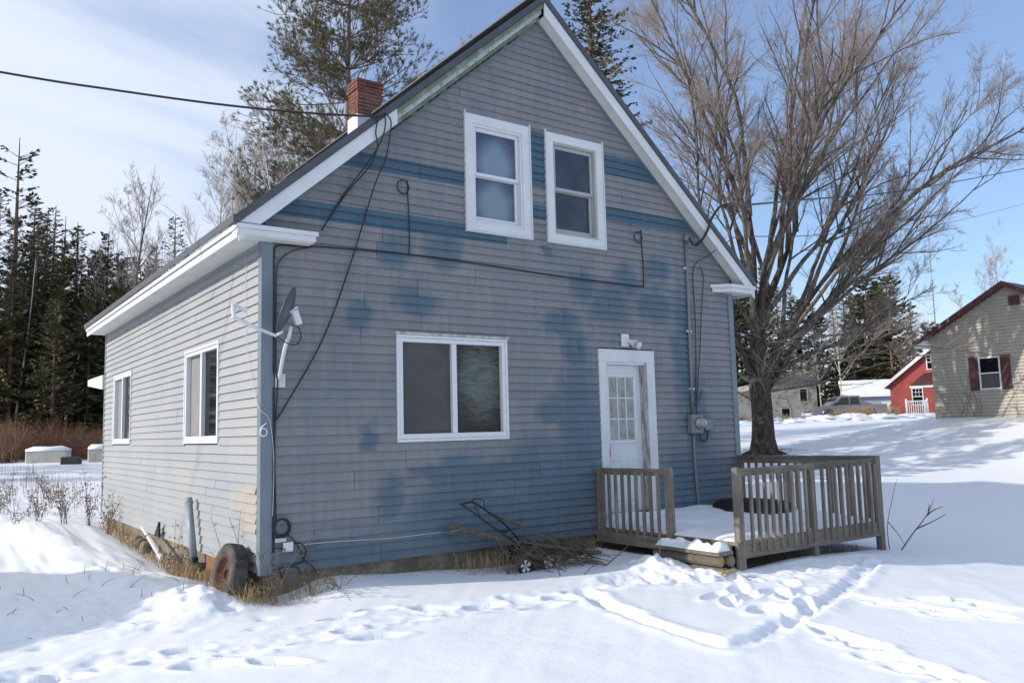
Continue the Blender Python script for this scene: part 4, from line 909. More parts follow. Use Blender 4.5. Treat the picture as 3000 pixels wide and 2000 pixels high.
for (x, y) in ((3.33, -.66), (2.95, -.70), (3.36, -.26)):
    w = MB().lathe([(.075, -.022), (.098, -.018), (.1, 0), (.098, .018), (.075, .022)], (x, y, -.17), (0, -1, 0), 20).build('wheel', M_black, mw, smooth=True)
    hb = MB()
    for k in range(5):
        t = 2 * math.pi * k / 5; t2 = t + .75
        hb.add([(x, y - .016, -.17), (x + .076 * math.cos(t), y - .02, -.17 + .076 * math.sin(t)), (x + .08 * math.cos((t + t2) / 2), y - .02, -.17 + .08 * math.sin((t + t2) / 2)), (x + .076 * math.cos(t2), y - .02, -.17 + .076 * math.sin(t2))], [(0, 1, 2, 3)])
    hb.build('hub', M_vinyl, w)
for k, (a, b, w_, h_, lab) in enumerate([((2.22, -.08, .33), (2.95, -.55, .10), .025, .05, 'grey board leaning behind the mower handle'), ((2.2, -.06, .25), (3.1, -.35, .06), .02, .03, 'thin dark slat behind the mower handle'), ((2.82, -.18, .42), (3.62, -.55, .02), .025, .03, 'pale stick propped over the brush pile'), ((2.80, -.72, -.09), (3.30, -.62, -.11), .05, .09, 'short grey board lying beside the mower wheel'), ((2.9, -.5, .12), (3.75, -.7, -.06), .04, .02, 'snow dusted lath across the brush pile'), ((3.45, -.80, -.12), (3.85, -.6, -.10), .05, .08, 'stub of board at the end of the brush pile'), ((3.2, -.3, .05), (4.0, -.9, -.10), .05, .03, 'lath pointing from the brush pile towards the step')]):
    top(MB().beam(a, b, w_, h_), 'scrap_board', M_scrap, lab, 'board', group='scrap boards by the mower')
M_twig = mat('dead_twig', (.16, .115, .075), .85, col2=(.09, .06, .04), scale=9)
M_straw = mat('dry_grass', (.44, .325, .175), .85, col2=(.28, .19, .09), scale=9)
M_weed = mat('dead_weed', (.22, .155, .105), .85, col2=(.12, .08, .055), scale=14)
rg = random.Random(5)
pile = MB()
for k in range(150):
    x, y = rg.uniform(2.9, 4.05), rg.uniform(-.95, -.1); a = rg.gauss(-.45, .75); l = rg.uniform(.2, .75); z0 = gz(x, y) + rg.uniform(0, .16)
    dx_, dy_ = math.cos(a) * l, math.sin(a) * l
    pile.tube([(x - dx_ / 2, y - dy_ / 2, z0 + rg.uniform(0, .24)), (x + rg.uniform(-.04, .04), y + rg.uniform(-.04, .04), z0 + rg.uniform(.0, .09)), (x + dx_ / 2, y + dy_ / 2, z0 - rg.uniform(0, .05))], [.004, .006, .003], 4)
top(pile, 'brush_pile', M_twig, 'tangled dead stems heaped around the mower', 'brush pile', kind='stuff')
def blades(name, label, regions, m, kind='stuff'):
    mb = MB()
    for (n_, x0, x1, y0, y1, h0, h1, lean, dz) in regions:
        for _ in range(n_):
            x, y = rg.uniform(x0, x1), rg.uniform(y0, y1); h = rg.uniform(h0, h1); a = rg.uniform(0, 6.28); ln = rg.uniform(.2, lean) * h; z0 = surf(x, y) + dz
            w_ = rg.uniform(.002, .004); ca, sa = math.cos(a), math.sin(a); pa = Vector((-sa, ca, 0)) * w_
            p0 = Vector((x, y, z0)); p1 = p0 + Vector((ca * ln * .4, sa * ln * .4, h * .65)); p2 = p0 + Vector((ca * ln, sa * ln, h * rg.uniform(.25, 1.0)))
            mb.add([p0 - pa, p0 + pa, p1 + pa, p1 - pa, p2], [(0, 1, 2, 3), (3, 2, 4)])
    return top(mb, name, m, label, None, kind=kind)
blades('dry_grass', 'dry straw-coloured grass along the foundation and around the corner', [(950, -.20, .0, .9, 8.5, .08, .34, 1.3, -.04), (330, -.28, .05, -.2, .45, .08, .34, 1.8, -.04), (150, .0, .75, -.30, -.05, .06, .26, 2.2, -.03), (45, .9, 2.2, -.16, -.02, .05, .2, 1.6, -.02), (130, 2.3, 3.4, -.6, -.05, .12, .42, .8, -.02), (90, 3.4, 4.6, -.3, -.02, .1, .3, .9, -.02), (900, 4.85, 7.7, -2.2, -1.2, .04, .16, 1.5, -.01), (250, -.35, -.05, 1.7, 2.7, .1, .3, 1.0, -.02)], M_straw)
top_g = []
# dead weeds, each a plant of its own
def weed(x, y, h, n_, spread, label, m=None, name='dead_weed', group=None, seedy=True, rs=None):
    rs = rs or rg; mb = MB(); z0 = surf(x, y) - .03
    for k in range(n_):
        a = rs.uniform(0, 6.28); ln = rs.uniform(.1, spread * 1.4); hh = h * rs.uniform(.4, 1.0)
        px, py = x + rs.uniform(-.05, .05), y + rs.uniform(-.05, .05)
        pts = [Vector((px, py, z0)), Vector((px + math.cos(a) * ln * .35, py + math.sin(a) * ln * .35, z0 + hh * .5)), Vector((px + math.cos(a) * ln, py + math.sin(a) * ln, z0 + hh))]
        sp = spline(pts, 3); mb.tube(sp, [.0045 - .003 * i / len(sp) for i in range(len(sp))], 4)
        for q in range(int(hh * 18)):
            t = rs.uniform(.35, 1); p = sp[min(int(t * (len(sp) - 1)), len(sp) - 1)]; b = rs.uniform(0, 6.28); l = rs.uniform(.03, .10)
            e = p + Vector((math.cos(b) * l, math.sin(b) * l, rs.uniform(-.02, .06))); mb.tube([p, e], [.002, .0012], 3)
            if seedy:
                w_ = rs.uniform(.008, .016); mb.add([e + Vector((-w_, 0, 0)), e + Vector((0, w_, 0)), e + Vector((w_, 0, w_)), e + Vector((0, -w_, w_ * 1.5)), e + Vector((0, 0, -w_))], [(0, 1, 2), (0, 2, 3), (0, 4, 1), (2, 1, 4), (3, 2, 4), (0, 3, 4)])
    return top(mb, name, m or M_weed, label, 'weed', group)
GW = 'dead weeds in the side yard'
LW = 'dead brown weed with seed heads standing in the side yard snow'
for (x, y, h, n_, s_) in [(-.35, 8.6, 1.15, 9, .3), (-.75, 8.9, .9, 8, .35), (-1.1, 9.6, .7, 9, .4), (-.6, 10.2, .75, 8, .35), (-1.5, 9.2, .55, 7, .3), (-.9, 11.2, .8, 8, .4), (-1.9, 10.6, .6, 7, .35), (-.2, 7.7, .8, 8, .3), (-1.6, 12.2, .7, 8, .4), (-.5, 13, .8, 8, .4), (-2.1, 13.5, .7, 7, .4), (-1.2, 15, .9, 9, .4), (-.3, 16, .8, 7, .4), (-2.0, 17, .8, 8, .4)]:
    weed(x, y, h, n_, s_, LW, group=GW)
weed(-.14, 3.0, .75, 7, .3, 'tall thin dead weed beside the plastic pipe'); weed(-.10, 3.6, .5, 6, .3, 'short dead weed left of the plastic pipe')
weed(-.12, .62, .95, 9, .5, 'tangled dead vine climbing the tan siding patch behind the tyre', seedy=False); weed(-.08, .28, 1.0, 7, .3, 'dead vine stems beside the corner board', seedy=False)
weed(.1, -.2, .75, 6, .3, 'dry stalks at the foot of the corner board'); weed(.47, -.22, .75, 4, .25, 'slender dry stalk in front of the cable coil'); weed(.75, -.3, .4, 7, .6, 'straggly dead weed at the foundation beside the cable coil', seedy=False)
weed(2.75, -.7, .55, 9, .35, 'dry weed growing up through the mower handle', seedy=False); weed(4.2, -.25, .45, 7, .3, 'dry weed beside the deck post'); weed(3.3, -.25, .6, 8, .4, 'tall dry weed behind the brush pile', seedy=False)
def stalks(name, label, n_, x0, x1, y0, y1, h0, h1, m):
    mb = MB()
    for _ in range(n_):
        x, y = rg.uniform(x0, x1), rg.uniform(y0, y1); h = rg.uniform(h0, h1); a = rg.uniform(0, 6.28); z0 = surf(x, y) - .03; l = rg.uniform(.02, .18 if h > .2 else 2.5) * h
        mb.tube([(x, y, z0), (x + math.cos(a) * l * .4, y + math.sin(a) * l * .4, z0 + h * .6), (x + math.cos(a) * l, y + math.sin(a) * l, z0 + h)], [.004, .0035, .002], 3)
    return top(mb, name, m, label, None, kind='stuff')
stalks('dead_stalks', 'thin dead stalks sticking up through the side yard snow', 330, -2.6, .4, 11, 24, .25, .7, M_weed)
stalks('snow_straw', 'scattered straw bits poking from the shaded snow', 36, -2.6, -.4, -.2, 3.0, .03, .14, M_weed)
def sapling(x, y, paths, label, r0=.011):
    mb = MB(); z0 = surf(x, y) - .05
    for pts in paths:
        sp = spline([(x + a, y + b, z0 + c) for a, b, c in pts], 4); mb.tube(sp, [r0 * (1 - .75 * i / len(sp)) for i in range(len(sp))], 5)
    return top(mb, 'bare_sapling', M_twig, label, 'sapling')
sapling(7.98, -2.5, [[(0, 0, 0), (.15, -.12, .25), (.32, -.25, .50), (.42, -.32, .72)], [(.2, -.16, .33), (.36, -.3, .42), (.52, -.42, .52)], [(.32, -.25, .50), (.40, -.32, .58), (.50, -.4, .62)], [(.34, -.27, .54), (.33, -.3, .66)]], 'bare forked sapling right of the deck corner')
sapling(7.90, -2.42, [[(0, 0, 0), (-.02, 0, .35), (.05, -.05, .7), (.13, -.1, 1.0)], [(.0, 0, .42), (.1, -.08, .25), (.15, -.13, .1)]], 'slim upright twig against the deck corner post', .007)
sapling(3.85, -1.15, [[(0, 0, .05), (-.3, -.12, .10), (-.7, -.35, .02)], [(-.1, -.02, .07), (-.25, .1, .12), (-.5, .1, .1)], [(.0, 0, .05), (.25, -.25, .35)]], 'broken branch lying on the snow beside the step', .008)
sapling(3.05, -1.25, [[(.0, 0, .05), (-.08, -.05, .18), (.02, -.02, .3)]], 'short bent twig poking from the snow by the mower', .006)
sapling(4.0, -1.9, [[(.0, 0, .1), (.06, .03, .32), (.12, .1, .5)]], 'thin stick standing in the heap beside the step', .006)
# ------------------------------------------------------------------ neighbouring buildings
def clap_wall(parent, P, a0, a1, z0, zf, m, ex, holes=(), name='siding_plank'):
    """planks up to zf(a) (a gable function) split at holes"""
    z = z0
    while True:
        z1 = z + ex
        # usable span at this height
        A = np.linspace(a0, a1, 200); ok = [a for a in A if zf(a) > z + ex * .5]
        if len(ok) < 2: break
        lo, hi = min(ok), max(ok)
        for (s, e) in segs(lo, hi, [(h[0], h[1]) for h in holes if h[2] < z + ex / 2 < h[3]], []):
            MB().hexa([P(s, .055, z), P(e, .055, z), P(e, -.01, z), P(s, -.01, z), P(s, .006, z1), P(e, .006, z1), P(e, -.01, z1), P(s, -.01, z1)]).build(name, m, parent)
        z = z1
M_beige = mat('beige_siding', (.41, .382, .325), .6, col2=(.36, .342, .30), scale=.8)
M_maroon = mat('maroon_metal', (.085, .028, .032), .5, var=.2)
M_shutter = mat('maroon_shutter', (.085, .026, .024), .6, var=.15)
M_red = mat('red_siding', (.36, .06, .05), .6, var=.12, scale=1)
M_oldwhite = mat('peeling_white_clapboard', (.33, .31, .28), .8, col2=(.17, .15, .13), scale=2.2, contrast=(.5, .66))
M_shed = mat('grey_blue_shed', (.32, .37, .43), .7, var=.1)
M_rooftin = mat('dark_corrugated_roof', (.06, .06, .065), .6, var=.3, scale=3)
PX = lambda X: (lambda a, o, z: (X - o, a, z))       # wall facing -x
PY = lambda Y: (lambda a, o, z: (a, Y - o, z))       # wall facing -y
# --- beige house, gable end towards us
BX, BYA, BYB, BZ = 30.0, 8.32, 2.28, 1.55
bh = thing('neighbour_house', 'beige clapboard house with maroon roof and shutters on the snow bank', 'house', (34, 4.8, 1.4))
bm = (BYA + BYB) / 2
bez = lambda y: 4.70 + (1.68 - abs(y - bm) * .556)
win = (5.79, 6.63, 2.56, 3.88)
win = (5.72, 6.50, 2.54, 3.77)
MB().prism([(BX + .012, BYA, BZ - .6), (BX + .012, BYB, BZ - .6), (BX + .012, BYB, bez(BYB)), (BX + .012, bm, bez(bm)), (BX + .012, BYA, bez(BYA))], (9, 0, 0)).build('wall_core', M_beige, bh)
bw = thing_part('gable_wall', bh)
clap_wall(bw, PX(BX), BYB, BYA, BZ - .1, bez, M_beige, .127, [win])
for yy in (BYA - .09, BYB): MB().box(BX - .03, BX + .01, yy, yy + .09, BZ - .1, bez(yy) - .05).build('corner_board', M_beige, bh)
w_ = thing_part('window', bh, 'white sash window between maroon shutters'); P_ = PX(BX)
rect_frame(P_, win[0], win[1], win[2], win[3], .05, -.05, .075).build('frame', M_vinyl, w_)
zm = (win[2] + win[3]) / 2; bxm(P_, win[0] + .05, win[1] - .05, zm - .025, zm + .025, -.04, .07).build('meeting_rail', M_vinyl, w_)
bxm(P_, win[0] + .05, win[1] - .05, zm + .026, win[3] - .05, .03, .04).build('pane', M_glass, w_); bxm(P_, win[0] + .05, win[1] - .05, win[2] + .05, zm - .026, .028, .036).build('pane', M_screen, w_)
for (s0_, s1_) in ((win[0] - .36, win[0] - .02), (win[1] + .02, win[1] + .36)):
    sh_ = bxm(P_, s0_, s1_, win[2] - .02, win[3] + .03, .04, .075).build('shutter', M_shutter, bh)
    mbl = MB()
    for k in range(22):
        zz_ = win[2] + .06 + k * (win[3] - win[2] - .1) / 22
        b = bxm(P_, s0_ + .05, s1_ - .05, zz_, zz_ + .03, .075, .085); mbl.add(b.v, b.f)
    mbl.build('louvres', M_shutter, sh_)
vt = bxm(P_, bm - .45, bm - .08, bez(bm) - .76, bez(bm) - .42, .015, .08).build('gable_vent', M_shutter, bh)
for s in (-1, 1):
    ye = bm + s * (abs((BYA if s > 0 else BYB) - bm) + .55); zt = bez(ye) + .16
    MB().prism([(BX - .38, bm, bez(bm) + .16), (BX - .38, ye, zt), (BX - .38, ye, zt - .16), (BX - .38, bm, bez(bm))] if s > 0 else [(BX - .38, bm, bez(bm)), (BX - .38, ye, zt - .16), (BX - .38, ye, zt), (BX - .38, bm, bez(bm) + .16)], (10, 0, 0)).build('roof_slope', M_maroon, bh)
MB().prism([(BX - .34, BYA + .05, 4.62), (BX - .34, BYA + .5, 4.40), (BX - .34, BYA + .5, 4.34), (BX - .34, BYA + .05, 4.50)], (9, 0, 0)).build('eave_soffit', M_white, bh)
ms = MB().tube([(37.3, 11.8, 1.5), (37.3, 11.8, 11.4)], .03, 6); top(ms, 'antenna_mast', M_galv, 'thin grey antenna mast rising beyond the maroon roof', 'mast')
# vine on the beige wall
vn = MB()
for k in range(14):
    y0 = 7.2 + rg.uniform(-.8, .8); pts = [(BX - .06, y0, BZ), (BX - .07, y0 + rg.uniform(-.3, .3), BZ + .5), (BX - .06, y0 + rg.uniform(-.6, .6), BZ + rg.uniform(.8, 1.9))]; vn.tube(spline(pts, 4), .004, 3)
top(vn, 'wall_vine', M_twig, 'leafless vine clinging to the beige wall', 'vine')
# --- red house
RX0, RY, RZ = 60.2, 27.6, 1.45
rh = thing('red_house', 'small red clapboard house with white porch steps', 'house', (64, 30, 1.4))
# its gable faces the camera: local frame along (a) to the right
ra = math.radians(-69); ca, sa = math.cos(ra), math.sin(ra)
PR = lambda a, o, z: (RX0 + a * ca + o * sa, RY + a * sa - o * ca, z)
wdt = 7.2; rgz = lambda a: RZ + 2.95 + .80 * (wdt / 2 - abs(a - wdt / 2))
MB().prism([PR(0, -.02, RZ - .5), PR(wdt, -.02, RZ - .5), PR(wdt, -.02, rgz(wdt)), PR(wdt / 2, -.02, rgz(wdt / 2)), PR(0, -.02, rgz(0))], Vector(PR(0, -8, 0)) - Vector(PR(0, 0, 0))).build('wall_core', M_red, rh)
rw = thing_part('gable_wall', rh)
W1 = (1.55, 2.40, RZ + 1.15, RZ + 2.55); W2 = (2.75, 3.75, RZ + 3.9, RZ + 5.1)
clap_wall(rw, PR, 0, wdt, RZ - .1, rgz, M_red, .18, [W1, W2])
for wi, (q, lab) in enumerate(((W1, 'white grilled window beside the red porch'), (W2, 'white grilled window under the red gable'))):
    w_ = thing_part('window', rh, lab); rect_frame(PR, q[0], q[1], q[2], q[3], .08, -.05, .09).build('frame', M_vinyl, w_)
    bxm(PR, q[0] + .08, q[1] - .08, q[2] + .08, q[3] - .08, .03, .045).build('pane', M_glass, w_); zm = (q[2] + q[3]) / 2
    bxm(PR, q[0] + .08, q[1] - .08, zm - .03, zm + .03, .0, .085).build('meeting_rail', M_vinyl, w_)
    for i in (1, 2):
        a_ = q[0] + .08 + i * (q[1] - q[0] - .16) / 3; bxm(PR, a_ - .015, a_ + .015, zm + .03, q[3] - .08, .0, .07).build('muntin', M_vinyl, w_)
    bxm(PR, q[0] + .08, q[1] - .08, (zm + q[3]) / 2 - .015, (zm + q[3]) / 2 + .015, .0, .075).build('muntin', M_vinyl, w_)
for s in (0, 1):
    e = -.45 if s == 0 else wdt + .45; c_ = wdt / 2; ze = rgz(0) - .80 * .45
    q = [PR(c_, .4, rgz(c_) + .25), PR(e, .4, ze + .25), PR(e, .4, ze), PR(c_, .4, rgz(c_))]
    MB().prism(q, Vector(PR(0, -8.4, 0)) - Vector(PR(0, .4, 0))).build('roof_slope', M_rooftin, rh)
    q = [PR(c_, .42, rgz(c_) + .24), PR(e, .42, ze + .24), PR(e, .42, ze - .05), PR(c_, .42, rgz(c_) - .05)]
    MB().prism(q, Vector(PR(0, .36, 0)) - Vector(PR(0, .42, 0))).build('rake_board', M_vinyl, rh)
# porch
MB().prism([PR(1.75, 1.9, RZ + 2.62), PR(5.6, 1.9, RZ + 2.62), PR(5.6, .02, RZ + 3.55), PR(2.55, .02, RZ + 3.55)], (0, 0, .1)).build('porch_roof', M_maroon, rh)
bxm(PR, 1.7, 5.6, RZ + 2.48, RZ + 2.62, 1.8, 1.95).build('porch_beam', M_vinyl, rh)
bxm(PR, 1.25, 5.6, RZ + .3, RZ + .55, .05, 1.9).build('porch_floor', M_vinyl, rh)
for k in range(3): bxm(PR, 2.9, 3.9, RZ - .1 + k * .18, RZ + .06 + k * .18, 2.7 - k * .27, 2.97 - k * .27).build('porch_step', M_vinyl, rh)
for a_ in (1.3, 2.75): bxm(PR, a_, a_ + .14, RZ + .3, RZ + 1.65, 1.75, 1.9).build('newel_post', M_vinyl, rh)
for a_ in (1.3, 5.3): bxm(PR, a_, a_ + .12, RZ + 1.5, RZ + 2.5, 1.76, 1.89).build('porch_post', M_vinyl, rh) if a_ > 3 else None
bxm(PR, 1.44, 2.75, RZ + 1.40, RZ + 1.5, 1.78, 1.87).build('hand_rail', M_vinyl, rh)
for k in range(8): bxm(PR, 1.52 + k * .155, 1.58 + k * .155, RZ + .55, RZ + 1.40, 1.79, 1.85).build('baluster', M_vinyl, rh)
for s_ in (2.80, 3.95):
    MB().beam(PR(s_, 1.95, RZ + 1.45), PR(s_, 3.0, RZ + .75), .08, .1).build('stair_rail', M_vinyl, rh); bxm(PR, s_ - .07, s_ + .07, RZ - .1, RZ + .95, 2.95, 3.09).build('newel_post', M_vinyl, rh)
    for k in range(6): MB().beam(PR(s_, 2.08 + k * .15, RZ + .35 - k * .06), PR(s_, 2.08 + k * .15, RZ + 1.33 - k * .1), .05, .05).build('baluster', M_vinyl, rh)
bxm(PR, 3.2, 4.2, RZ + .56, RZ + 2.5, .0, .06).build('porch_door', M_vinyl, rh)
# --- old white farmhouse behind the maple
ob = thing('old_farmhouse', 'weathered white farmhouse with peeling paint behind the maple', 'house', (60, 46, 1.3))
oa = math.radians(-38); oc, os_ = math.cos(oa), math.sin(oa)
PO = lambda a, o, z: (56.2 + a * oc + o * os_, 40.6 + a * os_ - o * oc, z)
def gabled(th, P, a0, a1, z0, ze, zr, depth, m, mr, planks=None, over=.3, snow=False, holes=()):
    mid = (a0 + a1) / 2; zf = lambda a: ze + (zr - ze) * (1 - abs(a - mid) / ((a1 - a0) / 2))
    MB().prism([P(a0, -.02, z0), P(a1, -.02, z0), P(a1, -.02, ze), P(mid, -.02, zr), P(a0, -.02, ze)], Vector(P(0, -depth, 0)) - Vector(P(0, 0, 0))).build('wall_core', m, th)
    if planks: clap_wall(thing_part('gable_wall', th), P, a0, a1, z0, zf, m, planks, holes)
    sl = (zr - ze) / (mid - a0)
    for s in (-1, 1):
        e = mid + s * (mid - a0 + over); zq = zr - sl * (mid - a0 + over)
        q = [P(mid, over, zr + .12), P(e, over, zq + .12), P(e, over, zq), P(mid, over, zr)]
        MB().prism(q, Vector(P(0, -depth - 2 * over, 0)) - Vector(P(0, 0, 0))).build('roof_slope', mr, th)
        if snow:
            q = [P(mid, over - .1, zr + .27), P(e + s * -.2, over - .1, zq + .25), P(e + s * -.2, over - .1, zq + .125), P(mid, over - .1, zr + .125)]
            MB().prism(q, Vector(P(0, -depth - over, 0)) - Vector(P(0, 0, 0))).build('roof_snow', M_snow, th)
OW = [(4.6, 5.5, 1.3, 2.9), (6.3, 7.1, 3.3, 4.6), (4.6, 5.5, 1.4, 1.5)]
def longwall(th, P, a0, a1, z0, z1, m, ex, holes):
    clap_wall(thing_part('long_wall', th), P, a0, a1, z0, lambda a: z1, m, ex, holes)
# low ell on the left with snowy roof, two-storey block on the right
gabled(ob, PO, -9.0, 2.0, 1.2, 3.6, 6.9, 9, M_oldwhite, M_rooftin, .2, snow=True)
MB().prism([PO(2.3, -.3, 1.2), PO(7.9, -.3, 1.2), PO(7.9, -7, 1.2), PO(2.3, -7, 1.2)], (0, 0, 3.9)).build('wall_core', M_oldwhite, ob)
PO2 = lambda a, o, z: PO(a, o - .28, z)
longwall(ob, PO2, 2.3, 7.9, 1.2, 5.1, M_oldwhite, .22, OW[:2])
for q in OW[:2]:
    w_ = thing_part('window', ob); rect_frame(PO2, q[0], q[1], q[2], q[3], .1, -.03, .09).build('frame', M_oldwhite, w_); bxm(PO2, q[0] + .1, q[1] - .1, q[2] + .1, q[3] - .1, .03, .045).build('pane', M_glass, w_)
MB().prism([PO(2.0, .1, 5.1), PO(8.2, .1, 5.1), PO(8.2, -3.6, 5.9), PO(2.0, -3.6, 5.9)], (0, 0, .12)).build('roof_slope', M_rooftin, ob)
MB().prism([PO(2.0, -3.62, 5.9), PO(8.2, -3.62, 5.9), PO(8.2, -7.2, 5.1), PO(2.0, -7.2, 5.1)], (0, 0, .12)).build('roof_slope', M_rooftin, ob)
# --- grey shed
gs = thing('garden_shed', 'grey-blue shed with snowy roof left of the red house', 'shed', (72, 38, 1.6))
PS = lambda a, o, z: (69.6 + a * .62 - o * .78, 37.6 - a * .78 - o * .62, z)
gabled(gs, PS, 0, 6.4, 1.4, 3.9, 3.95, 5, M_shed, M_rooftin, None)
MB().prism([PS(-.3, .4, 3.8), PS(6.7, .4, 3.8), PS(6.7, -2.8, 5.3), PS(-.3, -2.8, 5.3)], (0, 0, .25)).build('roof_snow', M_snow, gs)
bxm(PS, 3.2, 5.4, 1.4, 3.3, .0, .04).build('shed_door', M_vinyl, gs); bxm(PS, 3.9, 4.8, 2.75, 3.0, .04, .06).build('pane', M_glass, gs)
# --- garage standing out of frame to the left (its shadow falls across the side yard)
gg = thing('neighbour_garage', 'grey clapboard garage standing across the side yard', 'garage', (-14, 7.5, -.3))
PG = lambda a, o, z: (-10.4 + o, a, z)
gabled(gg, PG, 1.6, 9.4, -.6, 2.6, 4.42, 7, M_sideleft, M_roof, None)
# ------------------------------------------------------------------ pickup truck
tk = thing('pickup_truck', 'silver pickup truck parked behind the ploughed snow', 'pickup truck', (52.6, 29.6, 1.62), rotz=0)
M_silver = mat('silver_paint', (.31, .275, .265), .35, var=.1, metal=.2); M_tglass = mat('truck_glass', (.03, .035, .04), .05)
ta = math.radians(-62 + 28); tca, tsa = math.cos(ta), math.sin(ta)
TB = Vector((52.0, 29.6, 1.52))
PT = lambda l, s, z: (TB.x + l * tca - s * tsa, TB.y + l * tsa + s * tca, TB.z + z)   # l: nose (0) to tail, s: side
def tprism(pts, s0, s1, name, m, parent=tk, bevel=0.03):
    return MB().prism([PT(l, s0, z) for l, z in pts], Vector(PT(0, s1, 0)) - Vector(PT(0, s0, 0))).build(name, m, parent, bevel=bevel)
body = tprism([(0.05, .45), (.0, .95), (.12, 1.08), (1.55, 1.2), (5.7, 1.22), (5.75, .5), (4.95, .45), (4.75, .85), (4.3, .95), (3.85, .85), (3.7, .45), (1.75, .45), (1.6, .85), (1.2, .95), (.75, .85), (.6, .45)], -.98, .98, 'body', M_silver)
tprism([(1.45, 1.19), (2.15, 1.83), (2.4, 1.9), (3.7, 1.9), (3.85, 1.22)], -.86, .86, 'cab', M_silver)
for s in (-1, 1):
    tprism([(1.85, 1.25), (2.28, 1.76), (2.85, 1.78), (2.85, 1.25)], s * .865, s * .875, 'side_window', M_tglass, bevel=0); tprism([(2.95, 1.25), (2.95, 1.78), (3.6, 1.78), (3.68, 1.25)], s * .865, s * .875, 'side_window', M_tglass, bevel=0)
    for l in (1.17, 4.30):
        wq = MB().lathe([(.22, -.12), (.36, -.11), (.38, 0), (.36, .11), (.22, .12)], PT(l, s * .86, .38), Vector(PT(0, 1, 0)) - Vector(PT(0, 0, 0)), 20).build('wheel', M_tyre, tk, smooth=True)
        MB().lathe([(.23, -.11), (.1, -.06), (.1, .06), (.23, .11)], PT(l, s * .86, .38), Vector(PT(0, 1, 0)) - Vector(PT(0, 0, 0)), 12).build('rim', M_galv, wq)
    MB().beam(PT(-.02, s * .78, .88), PT(-.02, s * .52, .88), .12, .14).build('headlight', M_clear, tk); MB().beam(PT(1.75, s * 1.0, 1.28), PT(1.75, s * 1.18, 1.28), .12, .2).build('mirror', M_black, tk)
q = [PT(1.56, -.78, 1.24), PT(1.56, .78, 1.24), PT(2.13, .72, 1.79), PT(2.13, -.72, 1.79)]; MB().prism(q, Vector(PT(-.02, 0, .02)) - Vector(PT(0, 0, 0))).build('windscreen', M_tglass, tk)
MB().beam(PT(-.03, -.5, .86), PT(-.03, .5, .86), .1, .22).build('grille', M_black, tk); MB().beam(PT(-.06, -.96, .58), PT(-.06, .96, .58), .16, .2).build('bumper', M_galv, tk); MB().beam(PT(-.09, -.5, .88), PT(-.09, .5, .88), .03, .05).build('grille_bar', M_galv, tk)
# ploughed snow banks along the road (separate heaps)
for k, (x, y, rx, rz_) in enumerate([(42.3, 28.3, 1.7, .34), (44.0, 27.2, 1.5, .42), (45.6, 26.3, 1.6, .40), (47.2, 25.0, 2.0, .62), (46.0, 27.5, 1.8, .5), (48.8, 23.9, 1.9, .66), (50.4, 22.6, 1.9, .55), (52.0, 21.6, 1.7, .42), (53.6, 20.8, 1.8, .36), (40.6, 29.6, 1.9, .36)]):
    mb = MB(); rs = random.Random(k); n1, n2 = 22, 7; v = []; zb_ = gz(x, y) - .1
    for j in range(n2 + 1):
        f_ = j / n2
        for i in range(n1):
            t = 2 * math.pi * i / n1; r_ = rx * (1 - f_) ** .8 * (1 + .22 * rs.uniform(-1, 1)); v.append((x + r_ * math.cos(t), y + r_ * math.sin(t), zb_ + (rz_ * .62 + .1) * math.sin(f_ * math.pi / 2) * (1 + .2 * rs.uniform(-1, 1)) * (1 if j else 0)))
    mb.add(v, [(j * n1 + i, j * n1 + (i + 1) % n1, (j + 1) * n1 + (i + 1) % n1, (j + 1) * n1 + i) for j in range(n2) for i in range(n1)])
    top(mb, 'snow_heap', M_snow, 'lumpy heap of ploughed snow along the road', 'snow heap', group='snow heaps along the road', smooth=True)
# concrete blocks in the side yard
def cblock(cx, cy, L_, Wd, H_, rot, m, label, snow=.06):
    z0 = gz(cx, cy); t = thing('concrete_block', label, 'concrete block', (cx, cy, z0)); c_, s_ = math.cos(rot), math.sin(rot)
    Q = lambda a, b, h: (cx + a * c_ - b * s_, cy + a * s_ + b * c_, z0 - .1 + h)
    l, w = L_ / 2, Wd / 2
    MB().hexa([Q(-l, -w, 0), Q(l, -w, 0), Q(l, w, 0), Q(-l, w, 0), Q(-l, -w, H_), Q(l, -w, H_), Q(l, w, H_), Q(-l, w, H_)]).build('block', m, t, bevel=.04)
    if snow:
        v = []; 
        for j, (s2, h) in enumerate(((1.0, 0), (1.0, snow * .6), (.9, snow * 1.1), (.6, snow * 1.4))):
            for (a, b) in ((-l, -w), (0, -w), (l, -w), (l, w), (0, w), (-l, w)): v.append(Q(a * s2 + (rg.uniform(-.06, .06) if j > 1 else 0), b * s2, H_ + h * rg.uniform(.7, 1.4) + .002))
        MB().add(v, [(j * 6 + i, j * 6 + (i + 1) % 6, (j + 1) * 6 + (i + 1) % 6, (j + 1) * 6 + i) for j in range(3) for i in range(6)] + [tuple(range(18, 24))]).build('snow_cap', M_snow, t, smooth=True)
cblock(1.75, 34.4, 1.7, .75, .62, -.45, M_block, 'long snow-capped concrete block at the wood edge', .12)
cblock(3.7, 33.3, .9, .75, .66, -.3, M_block, 'snow-capped concrete block close to the house corner', .12)
M_dkblock = mat('dark_block', (.07, .065, .06), .9, var=.3)
cblock(2.35, 31.9, .75, .5, .42, -.4, M_dkblock, 'dark block in front of the long concrete block', .0)
